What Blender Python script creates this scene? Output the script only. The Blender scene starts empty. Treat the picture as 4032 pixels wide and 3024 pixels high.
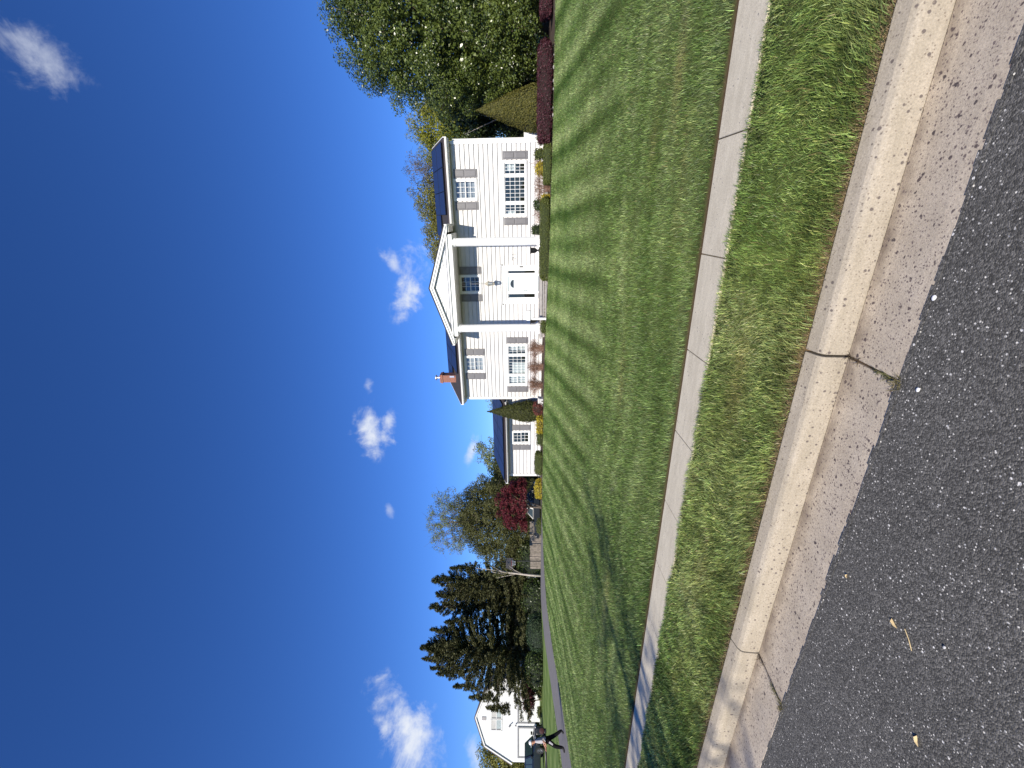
import bpy, math, random
import numpy as np
from mathutils import Vector, Matrix
S = bpy.context.scene
COL = S.collection
random.seed(7); RNG = np.random.default_rng(11)
PI = math.pi

# ---------------------------------------------------------------- camera (phone held sideways: picture is turned 90 degrees)
yaw, pitch, roll, EYE = math.radians(22.17), 0.03048, 0.006, 2.0
F0 = Vector((-math.sin(yaw), math.cos(yaw), 0)); R0 = Vector((math.cos(yaw), math.sin(yaw), 0)); ZU = Vector((0, 0, 1))
FW = F0*math.cos(pitch) + ZU*math.sin(pitch); U0 = R0.cross(FW)
RT = R0*math.cos(roll) - U0*math.sin(roll); UP = U0*math.cos(roll) + R0*math.sin(roll)
cd = bpy.data.cameras.new('camera'); cam = bpy.data.objects.new('camera', cd); COL.objects.link(cam)
cd.sensor_fit = 'HORIZONTAL'; cd.sensor_width = 36; cd.lens = 36*1640/4032; cd.clip_end = 4000; cd.clip_start = .05
m = Matrix.Identity(4); X, Y, Z = -UP, RT, -FW
for i in range(3): m[i][0], m[i][1], m[i][2] = X[i], Y[i], Z[i]
m.translation = (0, 0, EYE); cam.matrix_world = m; S.camera = cam

# ---------------------------------------------------------------- light: one sun behind the camera, Nishita sky
SUN = Vector((.10, -1, .56)).normalized()
sl = bpy.data.lights.new('sun', 'SUN'); sl.energy = 5.0; sl.angle = math.radians(.53); sl.color = (1, .925, .80)
so = bpy.data.objects.new('sun', sl); COL.objects.link(so)
so.rotation_euler = (-SUN).to_track_quat('-Z', 'Y').to_euler(); so.location = (3, -30, 20)
S.view_settings.view_transform = 'Standard'; S.view_settings.look = 'None'
S.view_settings.exposure = .3; S.view_settings.gamma = 1; S.view_settings.use_curve_mapping = False
W = bpy.data.worlds.new('World'); S.world = W; W.use_nodes = True
wt = W.node_tree; wn = wt.nodes; wl = wt.links; wn.clear()
def N(t, typ, **k):
    n = t.nodes.new(typ)
    for a, b in k.items(): setattr(n, a, b)
    return n
def math_(t, op, a, b=None, clamp=False):
    n = N(t, 'ShaderNodeMath', operation=op, use_clamp=clamp)
    for i, q in enumerate((a, b)):
        if q is None: continue
        if isinstance(q, (int, float)): n.inputs[i].default_value = q
        else: t.links.new(q, n.inputs[i])
    return n.outputs[0]
sky = N(wt, 'ShaderNodeTexSky', sky_type='NISHITA', sun_disc=False)
sky.sun_elevation = math.asin(SUN.z); sky.sun_rotation = math.atan2(SUN.x, SUN.y)
sky.air_density = .8; sky.dust_density = 0; sky.ozone_density = 4.0; sky.altitude = 0
hsv = N(wt, 'ShaderNodeHueSaturation'); hsv.inputs['Saturation'].default_value = 1.05; hsv.inputs['Value'].default_value = 1.0
tint = N(wt, 'ShaderNodeMix', data_type='RGBA', blend_type='MULTIPLY'); tint.inputs['Factor'].default_value = 1; tint.inputs['B'].default_value = (.64, .83, 1.27, 1)
wl.new(sky.outputs[0], tint.inputs['A']); wl.new(tint.outputs['Result'], hsv.inputs['Color'])
tc = N(wt, 'ShaderNodeTexCoord'); dirv = tc.outputs['Generated']
nA = N(wt, 'ShaderNodeTexNoise'); nA.inputs['Scale'].default_value = 13; nA.inputs['Detail'].default_value = 9; nA.inputs['Roughness'].default_value = .62; nA.inputs['Distortion'].default_value = .6
nB = N(wt, 'ShaderNodeTexNoise'); nB.inputs['Scale'].default_value = 48; nB.inputs['Detail'].default_value = 6; nB.inputs['Roughness'].default_value = .6
wl.new(dirv, nA.inputs['Vector']); wl.new(dirv, nB.inputs['Vector'])
nz = math_(wt, 'ADD', math_(wt, 'MULTIPLY', math_(wt, 'SUBTRACT', nA.outputs['Fac'], .5), 2.8), math_(wt, 'MULTIPLY', math_(wt, 'SUBTRACT', nB.outputs['Fac'], .5), 1.0))
# each cloud: direction, half-widths along the horizon / upwards (radians), tilt, density
CLOUDS = [((-.862, .457, .218), .115, .062, .75, 1.0), ((-.146, .954, .258), .125, .050, -.35, .95), ((-.455, .822, .345), .085, .045, .35, .95),
          ((-.43, .84, .312), .045, .03, -.2, .8), ((-.515, .848, .123), .062, .018, -.35, .75), ((.224, .696, .682), .075, .055, .9, .5), ((-.896, .434, .090), .05, .022, .4, .6),
          ((-.357, .864, .355), .022, .014, 0, .45), ((-.601, .74, .302), .026, .014, .5, .4), ((-.10, .952, .29), .05, .022, .6, .7)]
tot = None
for dc, ra, rb, tilt, den in CLOUDS:
    d = Vector(dc).normalized(); e = d.cross(ZU).normalized(); n_ = e.cross(d).normalized()
    a = (e*math.cos(tilt) + n_*math.sin(tilt))/ra; b = (n_*math.cos(tilt) - e*math.sin(tilt))/rb
    def dot(vec, off):
        q = N(wt, 'ShaderNodeVectorMath', operation='DOT_PRODUCT'); wl.new(dirv, q.inputs[0]); q.inputs[1].default_value = vec
        return math_(wt, 'SUBTRACT', q.outputs['Value'], off)
    xa = dot(a, a.dot(d)); xb = dot(b, b.dot(d))
    r2 = math_(wt, 'SQRT', math_(wt, 'ADD', math_(wt, 'MULTIPLY', xa, xa), math_(wt, 'MULTIPLY', xb, xb)))
    q = math_(wt, 'ADD', math_(wt, 'MULTIPLY', math_(wt, 'SUBTRACT', .75, r2), 1.25), nz)
    ss_ = N(wt, 'ShaderNodeMapRange', interpolation_type='SMOOTHSTEP'); wl.new(q, ss_.inputs[0])
    ss_.inputs[1].default_value = -.12; ss_.inputs[2].default_value = 1.1; ss_.inputs[4].default_value = den
    # keep each cloud inside its own patch of sky
    lim = N(wt, 'ShaderNodeMapRange', interpolation_type='SMOOTHSTEP'); wl.new(r2, lim.inputs[0])
    lim.inputs[1].default_value = 2.0; lim.inputs[2].default_value = 1.1; lim.inputs[3].default_value = 0; lim.inputs[4].default_value = 1
    v = math_(wt, 'MULTIPLY', ss_.outputs[0], lim.outputs[0])
    tot = v if tot is None else math_(wt, 'MAXIMUM', tot, v)
mx = N(wt, 'ShaderNodeMix', data_type='RGBA'); wl.new(tot, mx.inputs['Factor']); wl.new(hsv.outputs[0], mx.inputs['A']); mx.inputs['B'].default_value = (6.6, 7.0, 7.8, 1)
bg = N(wt, 'ShaderNodeBackground'); bg.inputs['Strength'].default_value = .1; wl.new(mx.outputs['Result'], bg.inputs[0])
wo = N(wt, 'ShaderNodeOutputWorld'); wl.new(bg.outputs[0], wo.inputs[0])

# ---------------------------------------------------------------- materials
def new_mat(name):
    m = bpy.data.materials.new(name); m.use_nodes = True; t = m.node_tree
    return m, t, t.nodes['Principled BSDF']
def M(name, col, rough=.6, var=.12, scale=4., fine=0., bump=0., bscale=60., metal=0., spec=.5, col2=None):
    m, t, p = new_mat(name); p.inputs['Roughness'].default_value = rough; p.inputs['Metallic'].default_value = metal
    p.inputs['Specular IOR Level'].default_value = spec
    g = N(t, 'ShaderNodeNewGeometry')
    n1 = N(t, 'ShaderNodeTexNoise'); n1.inputs['Scale'].default_value = scale; n1.inputs['Detail'].default_value = 6
    t.links.new(g.outputs['Position'], n1.inputs['Vector'])
    r = N(t, 'ShaderNodeValToRGB'); r.color_ramp.elements[0].position = .3; r.color_ramp.elements[1].position = .7
    c2 = col2 or tuple(c*(1+var) for c in col); c1 = tuple(c*(1-var) for c in col) if not col2 else col
    r.color_ramp.elements[0].color = (*c1, 1); r.color_ramp.elements[1].color = (*c2, 1)
    t.links.new(n1.outputs['Fac'], r.inputs[0]); t.links.new(r.outputs[0], p.inputs['Base Color'])
    if bump:
        n2 = N(t, 'ShaderNodeTexNoise'); n2.inputs['Scale'].default_value = bscale; n2.inputs['Detail'].default_value = 4
        t.links.new(g.outputs['Position'], n2.inputs['Vector'])
        b = N(t, 'ShaderNodeBump'); b.inputs['Strength'].default_value = bump; b.inputs['Distance'].default_value = .01
        t.links.new(n2.outputs['Fac'], b.inputs['Height']); t.links.new(b.outputs[0], p.inputs['Normal'])
    return m
def speck_layer(t, base, scale, thr, rad, col, soft=.02, warp=.0, rad_var=True):
    g = N(t, 'ShaderNodeNewGeometry'); vec = g.outputs['Position']
    if warp:
        n = N(t, 'ShaderNodeTexNoise'); n.inputs['Scale'].default_value = scale*.9; t.links.new(vec, n.inputs['Vector'])
        mm = N(t, 'ShaderNodeVectorMath', operation='MULTIPLY_ADD'); t.links.new(n.outputs['Color'], mm.inputs[0]); mm.inputs[1].default_value = (warp,)*3; t.links.new(vec, mm.inputs[2]); vec = mm.outputs[0]
    v = N(t, 'ShaderNodeTexVoronoi', voronoi_dimensions='3D'); v.inputs['Scale'].default_value = scale; t.links.new(vec, v.inputs['Vector'])
    sep = N(t, 'ShaderNodeSeparateColor'); t.links.new(v.outputs['Color'], sep.inputs[0])
    pick = math_(t, 'GREATER_THAN', sep.outputs[0], thr)
    rr = math_(t, 'MULTIPLY', math_(t, 'ADD', math_(t, 'MULTIPLY', sep.outputs[1], .8), .35), rad)
    mr = N(t, 'ShaderNodeMapRange'); t.links.new(math_(t, 'SUBTRACT', v.outputs['Distance'], rr), mr.inputs[0])
    mr.inputs[1].default_value = soft; mr.inputs[2].default_value = -soft; mr.inputs[3].default_value = 0; mr.inputs[4].default_value = 1
    f = math_(t, 'MULTIPLY', mr.outputs[0], pick)
    x = N(t, 'ShaderNodeMix', data_type='RGBA'); t.links.new(f, x.inputs['Factor']); t.links.new(base, x.inputs['A']); x.inputs['B'].default_value = (*col, 1)
    return x.outputs['Result']
def concrete(name, c1, c2, specks, streak=.0, dirt=None):
    m, t, p = new_mat(name); p.inputs['Roughness'].default_value = .9; p.inputs['Specular IOR Level'].default_value = .25
    g = N(t, 'ShaderNodeNewGeometry')
    mp = N(t, 'ShaderNodeMapping'); mp.inputs['Scale'].default_value = (1.2, 5, 5) if streak else (2, 2, 2); t.links.new(g.outputs['Position'], mp.inputs['Vector'])
    n = N(t, 'ShaderNodeTexNoise'); n.inputs['Scale'].default_value = 2.2; n.inputs['Detail'].default_value = 9; n.inputs['Roughness'].default_value = .7; t.links.new(mp.outputs[0], n.inputs['Vector'])
    r = N(t, 'ShaderNodeValToRGB'); r.color_ramp.elements[0].position = .32; r.color_ramp.elements[1].position = .68
    r.color_ramp.elements[0].color = (*c1, 1); r.color_ramp.elements[1].color = (*c2, 1); t.links.new(n.outputs['Fac'], r.inputs[0])
    out = r.outputs[0]
    fn = N(t, 'ShaderNodeTexNoise'); fn.inputs['Scale'].default_value = 95; fn.inputs['Detail'].default_value = 5; fn.inputs['Roughness'].default_value = .75; t.links.new(g.outputs['Position'], fn.inputs['Vector'])
    fr = N(t, 'ShaderNodeMapRange'); t.links.new(fn.outputs['Fac'], fr.inputs[0]); fr.inputs[1].default_value = .3; fr.inputs[2].default_value = .7; fr.inputs[3].default_value = .72; fr.inputs[4].default_value = 1.22
    x = N(t, 'ShaderNodeMix', data_type='RGBA', blend_type='MULTIPLY'); x.inputs['Factor'].default_value = 1; t.links.new(out, x.inputs['A']); t.links.new(fr.outputs[0], x.inputs['B']); out = x.outputs['Result']
    if dirt:   # damp sand and silt lying along the flow line
        y0, wd, dc, am = dirt
        sp = N(t, 'ShaderNodeSeparateXYZ'); t.links.new(g.outputs['Position'], sp.inputs[0])
        nn = N(t, 'ShaderNodeTexNoise'); nn.inputs['Scale'].default_value = 2.6; nn.inputs['Detail'].default_value = 7; nn.inputs['Roughness'].default_value = .7; t.links.new(g.outputs['Position'], nn.inputs['Vector'])
        dd = math_(t, 'ABSOLUTE', math_(t, 'SUBTRACT', sp.outputs['Y'], y0))
        q = math_(t, 'SUBTRACT', 1.0, math_(t, 'DIVIDE', dd, wd))
        q = math_(t, 'ADD', q, math_(t, 'MULTIPLY', math_(t, 'SUBTRACT', nn.outputs['Fac'], .55), 4.2))
        q = math_(t, 'MULTIPLY', math_(t, 'MULTIPLY', q, .8, True), am)
        x = N(t, 'ShaderNodeMix', data_type='RGBA'); t.links.new(q, x.inputs['Factor']); t.links.new(out, x.inputs['A']); x.inputs['B'].default_value = (*dc, 1); out = x.outputs['Result']
    for s in specks: out = speck_layer(t, out, *s)
    t.links.new(out, p.inputs['Base Color'])
    b = N(t, 'ShaderNodeBump'); b.inputs['Strength'].default_value = .35; b.inputs['Distance'].default_value = .004; t.links.new(fn.outputs['Fac'], b.inputs['Height']); t.links.new(b.outputs[0], p.inputs['Normal'])
    return m
def asphalt(name, k=1.):
    m, t, p = new_mat(name); p.inputs['Roughness'].default_value = .85; p.inputs['Specular IOR Level'].default_value = .3
    g = N(t, 'ShaderNodeNewGeometry')
    v = N(t, 'ShaderNodeTexVoronoi', voronoi_dimensions='2D'); v.inputs['Scale'].default_value = 135; t.links.new(g.outputs['Position'], v.inputs['Vector'])
    sep = N(t, 'ShaderNodeSeparateColor'); t.links.new(v.outputs['Color'], sep.inputs[0])
    r = N(t, 'ShaderNodeValToRGB'); e = r.color_ramp.elements; e[0].color = (.075*k, .071*k, .062*k, 1); e[1].color = (.27*k, .255*k, .225*k, 1)
    e.new(.55).color = (.145*k, .138*k, .122*k, 1); t.links.new(sep.outputs[0], r.inputs[0])
    n = N(t, 'ShaderNodeTexNoise'); n.inputs['Scale'].default_value = 1.4; n.inputs['Detail'].default_value = 8; t.links.new(g.outputs['Position'], n.inputs['Vector'])
    mr = N(t, 'ShaderNodeMapRange'); t.links.new(n.outputs['Fac'], mr.inputs[0]); mr.inputs[3].default_value = .75; mr.inputs[4].default_value = 1.25
    x = N(t, 'ShaderNodeMix', data_type='RGBA', blend_type='MULTIPLY'); x.inputs['Factor'].default_value = 1; t.links.new(r.outputs[0], x.inputs['A']); t.links.new(mr.outputs[0], x.inputs['B']); out = x.outputs['Result']
    out = speck_layer(t, out, 60, .62, .26, (.66, .63, .56), .06); out = speck_layer(t, out, 26, .84, .16, (.80, .77, .70), .03)
    t.links.new(out, p.inputs['Base Color'])
    b = N(t, 'ShaderNodeBump'); b.inputs['Strength'].default_value = .55; b.inputs['Distance'].default_value = .004
    t.links.new(v.outputs['Distance'], b.inputs['Height']); b.invert = True; t.links.new(b.outputs[0], p.inputs['Normal'])
    return m
def vcol_mat(name, rough=.7, trans=.0, noise=0., spec=.3):
    m, t, p = new_mat(name); p.inputs['Roughness'].default_value = rough; p.inputs['Specular IOR Level'].default_value = spec
    a = N(t, 'ShaderNodeVertexColor', layer_name='Col'); out = a.outputs[0]
    if noise:
        g = N(t, 'ShaderNodeNewGeometry'); n = N(t, 'ShaderNodeTexNoise'); n.inputs['Scale'].default_value = 28; n.inputs['Detail'].default_value = 8; n.inputs['Roughness'].default_value = .75
        t.links.new(g.outputs['Position'], n.inputs['Vector']); mr = N(t, 'ShaderNodeMapRange'); t.links.new(n.outputs['Fac'], mr.inputs[0])
        mr.inputs[1].default_value = .25; mr.inputs[2].default_value = .75; mr.inputs[3].default_value = 1-noise; mr.inputs[4].default_value = 1+noise
        x = N(t, 'ShaderNodeMix', data_type='RGBA', blend_type='MULTIPLY'); x.inputs['Factor'].default_value = 1; t.links.new(out, x.inputs['A']); t.links.new(mr.outputs[0], x.inputs['B']); out = x.outputs['Result']
    t.links.new(out, p.inputs['Base Color'])
    if trans:
        tr = N(t, 'ShaderNodeBsdfTranslucent'); t.links.new(out, tr.inputs[0]); mix = N(t, 'ShaderNodeMixShader'); mix.inputs[0].default_value = trans
        t.links.new(p.outputs[0], mix.inputs[1]); t.links.new(tr.outputs[0], mix.inputs[2]); t.links.new(mix.outputs[0], t.nodes['Material Output'].inputs[0])
    return m
def leaf_mat(name, dark, light, rough=.5, trans=.25, spec=.4, patch=.5, third=None):
    m, t, p = new_mat(name); p.inputs['Roughness'].default_value = rough; p.inputs['Specular IOR Level'].default_value = spec
    g = N(t, 'ShaderNodeNewGeometry'); n = N(t, 'ShaderNodeTexNoise'); n.inputs['Scale'].default_value = 1.3; n.inputs['Detail'].default_value = 3; t.links.new(g.outputs['Position'], n.inputs['Vector'])
    f = math_(t, 'ADD', math_(t, 'MULTIPLY', g.outputs['Random Per Island'], .75), math_(t, 'MULTIPLY', math_(t, 'SUBTRACT', n.outputs['Fac'], .35), patch))
    r = N(t, 'ShaderNodeValToRGB'); e = r.color_ramp.elements; e[0].color = (*dark, 1); e[1].color = (*light, 1); e[1].position = .85
    if third: q = e.new(.97); q.color = (*third, 1)
    t.links.new(f, r.inputs[0]); t.links.new(r.outputs[0], p.inputs['Base Color'])
    if trans:
        tr = N(t, 'ShaderNodeBsdfTranslucent'); t.links.new(r.outputs[0], tr.inputs[0]); mix = N(t, 'ShaderNodeMixShader'); mix.inputs[0].default_value = trans
        t.links.new(p.outputs[0], mix.inputs[1]); t.links.new(tr.outputs[0], mix.inputs[2]); t.links.new(mix.outputs[0], t.nodes['Material Output'].inputs[0])
    return m
def glass_mat(name, tint=(.75, .8, .82), k=.9):
    m, t, p = new_mat(name); t.nodes.remove(p); fr = N(t, 'ShaderNodeFresnel'); fr.inputs[0].default_value = 1.6
    tr = N(t, 'ShaderNodeBsdfTransparent'); tr.inputs[0].default_value = (*tint, 1); gl = N(t, 'ShaderNodeBsdfGlossy'); gl.inputs['Roughness'].default_value = .02; gl.inputs[0].default_value = (k, k, k, 1)
    mix = N(t, 'ShaderNodeMixShader'); t.links.new(math_(t, 'ADD', fr.outputs[0], .03), mix.inputs[0]); t.links.new(tr.outputs[0], mix.inputs[1]); t.links.new(gl.outputs[0], mix.inputs[2]); t.links.new(mix.outputs[0], t.nodes['Material Output'].inputs[0])
    return m
def brick_mat(name):
    m, t, p = new_mat(name); p.inputs['Roughness'].default_value = .85
    tx = N(t, 'ShaderNodeTexCoord'); mp = N(t, 'ShaderNodeMapping'); mp.inputs['Rotation'].default_value = (PI/2, 0, 0); t.links.new(tx.outputs['Object'], mp.inputs[0])
    b = N(t, 'ShaderNodeTexBrick'); b.inputs['Color1'].default_value = (.30, .095, .055, 1); b.inputs['Color2'].default_value = (.21, .07, .045, 1); b.inputs['Mortar'].default_value = (.32, .27, .23, 1)
    b.inputs['Scale'].default_value = 1; b.inputs['Brick Width'].default_value = .21; b.inputs['Row Height'].default_value = .075; b.inputs['Mortar Size'].default_value = .006
    t.links.new(mp.outputs[0], b.inputs['Vector']); t.links.new(b.outputs[0], p.inputs['Base Color']); return m
m_white = M('white_paint', (.76, .755, .74), .45, .03, 3)
m_siding = M('white_siding', (.60, .585, .57), .6, .05, 2.5, bump=.15, bscale=25)
m_soffit = M('soffit_vinyl', (.55, .54, .5), .6, .04)
m_vinyl = M('barn_vinyl', (.72, .72, .72), .5, .03)
m_shut = M('grey_shutter', (.155, .15, .155), .5, .08)
m_roof = M('dark_shingle', (.035, .03, .032), .9, .3, 12, bump=.5)
m_trimdark = M('dark_flashing', (.03, .02, .022), .6)
m_solar = M('solar_glass', (.018, .022, .05), .3, .15, 1.5, spec=.22)
m_solarframe = M('solar_frame', (.012, .014, .02), .4)
m_dark = M('dark_interior', (.03, .03, .03), .9)
m_floorwood = M('room_floor', (.12, .09, .06), .8)
m_curtain = M('white_curtain', (.75, .76, .76), .8, .06, 12)
m_blind = M('window_blind', (.55, .56, .57), .7, .05)
m_glass = glass_mat('window_glass'); m_black = M('black_metal', (.012, .012, .013), .4); m_door = M('door_paint', (.60, .66, .67), .4, .02)
m_grey = M('mid_grey', (.22, .22, .23), .6); m_palegrey = M('pale_grey_plastic', (.5, .49, .47), .6, .08); m_stone = M('porch_stone', (.18, .15, .13), .9, 0, 9, bump=.6, bscale=30, col2=(.48, .44, .41))
m_bluestone = M('porch_slab', (.33, .31, .29), .85, .15, 5); m_brick = brick_mat('chimney_brick'); m_galv = M('galvanised_metal', (.6, .6, .6), .35, .1, metal=.8); m_brass = M('antique_brass', (.42, .38, .3), .5, .15)
m_conc = concrete('sidewalk_concrete', (.50, .445, .335), (.645, .58, .445), [(30, .8, .22, (.26, .23, .2))], streak=1)
m_kerb = concrete('kerb_concrete', (.325, .28, .21), (.425, .37, .29), [(30, .6, .26, (.14, .115, .10), .05, .01), (70, .6, .3, (.22, .18, .14), .08)], streak=1)
m_gutter = concrete('gutter_concrete', (.515, .43, .315), (.66, .56, .42), [(58, .40, .34, (.20, .155, .135), .09, .016), (34, .62, .30, (.13, .10, .09), .06, .03), (22, .86, .26, (.10, .08, .075), .05, .04), (110, .5, .36, (.34, .27, .22), .12)], dirt=(2.525, .10, (.19, .15, .115), .85))
m_asph = asphalt('road_asphalt', .70); m_drive = M('driveway_asphalt', (.165, .155, .15), .9, .12, 3, bump=.4, bscale=80)
m_soil = M('brown_soil', (.07, .045, .028), .95, .35, 14, bump=.8); m_mulch = M('bark_mulch', (.055, .034, .022), .95, .4, 18, bump=1., bscale=40)
m_grass = vcol_mat('grass_blade', .45, .30, spec=.5); m_ground = vcol_mat('turf_ground', .95, 0, .35, spec=.1)
m_bark = M('grey_bark', (.12, .095, .075), .9, .3, 9, bump=.6, bscale=30); m_birch = M('birch_bark', (.44, .39, .33), .8, .2, 7); m_twig = M('barberry_twig', (.23, .13, .09), .7, .3, 20)

# ---------------------------------------------------------------- mesh helpers
ORG = {}
def tag(o, label=None, cat=None, group=None, kind=None):
    for k, v in (('label', label), ('category', cat), ('group', group), ('kind', kind)):
        if v: o[k] = v
    return o
def thing(name, loc, label, cat, group=None, rotz=0., local=False):
    o = bpy.data.objects.new(name, None); COL.objects.link(o); o.location = loc; o.rotation_euler = (0, 0, rotz); o.empty_display_size = .2
    ORG[o.name] = Vector((0, 0, 0)) if local else Vector(loc)
    return tag(o, label, cat, group)
def link(name, me, mat, parent=None, loc=None):
    o = bpy.data.objects.new(name, me); COL.objects.link(o)
    if mat and not me.materials: me.materials.append(mat)
    if parent: o.parent = parent; ORG[o.name] = ORG[parent.name]
    else: ORG[o.name] = Vector((0, 0, 0))
    if loc: o.location = loc
    return o
class MB:
    def __init__(s): s.v = []; s.f = []
    def add(s, vs, fs):
        k = len(s.v); s.v += [tuple(q) for q in vs]; s.f += [tuple(i+k for i in q) for q in fs]; return s
    def hexa(s, p):   # 8 points: bottom 4 counter-clockwise from above, then top 4
        return s.add(p, [(3, 2, 1, 0), (4, 5, 6, 7), (0, 1, 5, 4), (1, 2, 6, 5), (2, 3, 7, 6), (3, 0, 4, 7)])
    def box(s, x0, x1, y0, y1, z0, z1):
        return s.hexa([(x0, y0, z0), (x1, y0, z0), (x1, y1, z0), (x0, y1, z0), (x0, y0, z1), (x1, y0, z1), (x1, y1, z1), (x0, y1, z1)])
    def prism(s, pts, a, b):   # polygon in (x,z), extruded along y from a to b
        n = len(pts); vs = [(x, a, z) for x, z in pts] + [(x, b, z) for x, z in pts]
        return s.add(vs, [tuple(range(n)), tuple(range(2*n-1, n-1, -1))] + [(i, i+n, (i+1) % n+n, (i+1) % n) for i in range(n)])
    def prismx(s, pts, a, b):  # polygon in (y,z), extruded along x
        n = len(pts); vs = [(a, y, z) for y, z in pts] + [(b, y, z) for y, z in pts]
        return s.add(vs, [tuple(range(n-1, -1, -1)), tuple(range(n, 2*n))] + [(i, (i+1) % n, (i+1) % n+n, i+n) for i in range(n)])
    def tube(s, pts, rad, n=6, cap=True):
        pts = [Vector(p) for p in pts]; k = len(s.v); L = len(pts)
        if not hasattr(rad, '__len__'): rad = [rad]*L
        for i, p in enumerate(pts):
            t = (pts[min(i+1, L-1)] - pts[max(i-1, 0)]).normalized(); u = t.cross(ZU if abs(t.z) < .95 else Vector((1, 0, 0))).normalized(); w = t.cross(u)
            for j in range(n):
                a = 2*PI*j/n; s.v.append(tuple(p + (u*math.cos(a) + w*math.sin(a))*rad[i]))
        for i in range(L-1):
            for j in range(n): s.f.append((k+i*n+j, k+i*n+(j+1) % n, k+(i+1)*n+(j+1) % n, k+(i+1)*n+j))
        if cap: s.f.append(tuple(k+j for j in range(n-1, -1, -1))); s.f.append(tuple(k+(L-1)*n+j for j in range(n)))
        return s
    def lathe(s, prof, c, n=16, flute=0, axis='z'):
        k = len(s.v)
        for r, z in prof:
            for j in range(n):
                a = 2*PI*j/n; rr = r*(1-flute*(j % 2)); x, y = rr*math.cos(a), rr*math.sin(a)
                s.v.append((c[0]+x, c[1]+y, c[2]+z) if axis == 'z' else (c[0]+x, c[1]+z, c[2]+y))
        L = len(prof)
        for i in range(L-1):
            for j in range(n): s.f.append((k+i*n+j, k+i*n+(j+1) % n, k+(i+1)*n+(j+1) % n, k+(i+1)*n+j))
        s.f.append(tuple(k+j for j in range(n-1, -1, -1))); s.f.append(tuple(k+(L-1)*n+j for j in range(n)))
        return s
    def build(s, name, mat, parent=None, smooth=False, bevel=0., loc=None):
        o = ORG[parent.name] if parent else Vector((0, 0, 0))
        me = bpy.data.meshes.new(name); me.from_pydata([(a-o.x, b-o.y, c-o.z) for a, b, c in s.v], [], s.f); me.update()
        if smooth: me.polygons.foreach_set('use_smooth', [True]*len(me.polygons))
        ob = link(name, me, mat, parent, loc)
        if bevel:
            b = ob.modifiers.new('bevel', 'BEVEL'); b.width = bevel; b.segments = 2; b.limit_method = 'ANGLE'
        return ob
def fast_mesh(name, V, loops, starts, cols=None):
    me = bpy.data.meshes.new(name); V = np.ascontiguousarray(V, np.float32)
    me.vertices.add(len(V)); me.vertices.foreach_set('co', V.ravel()); me.loops.add(len(loops)); me.loops.foreach_set('vertex_index', loops.astype(np.int32))
    me.polygons.add(len(starts)); me.polygons.foreach_set('loop_start', starts.astype(np.int32)); me.update(calc_edges=True)
    if cols is not None:
        ca = me.color_attributes.new('Col', 'FLOAT_COLOR', 'POINT'); c4 = np.ones((len(V), 4), np.float32); c4[:, :3] = cols; ca.data.foreach_set('color', c4.ravel())
    return me
def ss(a, b, x):
    t = np.clip((x-a)/(b-a), 0, 1); return t*t*(3-2*t)
def vnoise(x, y, s, seed=0):   # smooth value noise
    x = np.asarray(x)*s+seed*17.3+500; y = np.asarray(y)*s+seed*9.1+500; xi = np.floor(x).astype(np.int64); yi = np.floor(y).astype(np.int64); fx = x-xi; fy = y-yi; fx = fx*fx*(3-2*fx); fy = fy*fy*(3-2*fy)
    def h(a, b):
        q = (a*374761393 + b*668265263 + seed*69069) & 0xffffffff; q = ((q ^ (q >> 13))*1274126177) & 0xffffffff; return ((q ^ (q >> 16)) & 0xffff)/65535.
    return (h(xi, yi)*(1-fx)+h(xi+1, yi)*fx)*(1-fy) + (h(xi, yi+1)*(1-fx)+h(xi+1, yi+1)*fx)*fy

# ---------------------------------------------------------------- ground
def g(X, Y):
    X = np.asarray(X, float); Y = np.asarray(Y, float)
    G = .55+.28*(1-ss(-12, 4, X)) - .30*(1-ss(-38, -26, X))
    z = .24 + np.clip((Y-4.4)/19, 0, 1)*(G-.24)
    z = z - .44*(1-ss(-26, -13, X))*ss(4.4, 9, Y)*(1-ss(14, 24, Y))
    return z - .40*(1-ss(-21, -17, X))*ss(24, 29, Y)*ss(-46, -39, X)
def gz(x, y): return float(g(x, y))
def gfull(X, Y):
    z = g(X, Y); z = np.where(Y < 4.368, .12, z); z = np.where(Y < 3.863, .12+.09*np.clip((Y-2.7)/1.16, 0, 1), z); z = np.where(Y < 2.69, -.16, z)
    return np.where(Y < -8.4, .1, z)
DRIVE = [((-16.0, 1.9), (-23.5, 1.9)), ((-17.9, 4.4), (-24.6, 5.0)), ((-19.8, 7.3), (-26.2, 9.2)), ((-21.69, 10.22), (-27.9, 13.14)), ((-23.3, 12.69), (-28.94, 15.75)), ((-24.6, 15.2), (-29.1, 17.7)),
         ((-24.9, 17.2), (-28.9, 19.8)), ((-24.75, 18.5), (-28.8, 21.5)), ((-24.16, 20.3), (-28.0, 23.1)), ((-22.6, 21.6), (-27.0, 25.2)), ((-20.2, 22.9), (-26.6, 28)), ((-19.0, 25.5), (-27, 33)), ((-19.0, 29), (-27, 37)), ((-19, 33), (-22, 40))]
DP = np.array([a for a, b in DRIVE] + [b for a, b in DRIVE[::-1]])
def in_poly(x, y, P):
    x = np.asarray(x); y = np.asarray(y); ins = np.zeros(x.shape, bool); n = len(P)
    for i in range(n):
        x0, y0 = P[i]; x1, y1 = P[(i+1) % n]
        if y0 == y1: continue
        c = ((y0 > y) != (y1 > y)) & (x < (x1-x0)*(y-y0)/(y1-y0)+x0); ins ^= c
    return ins
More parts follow.
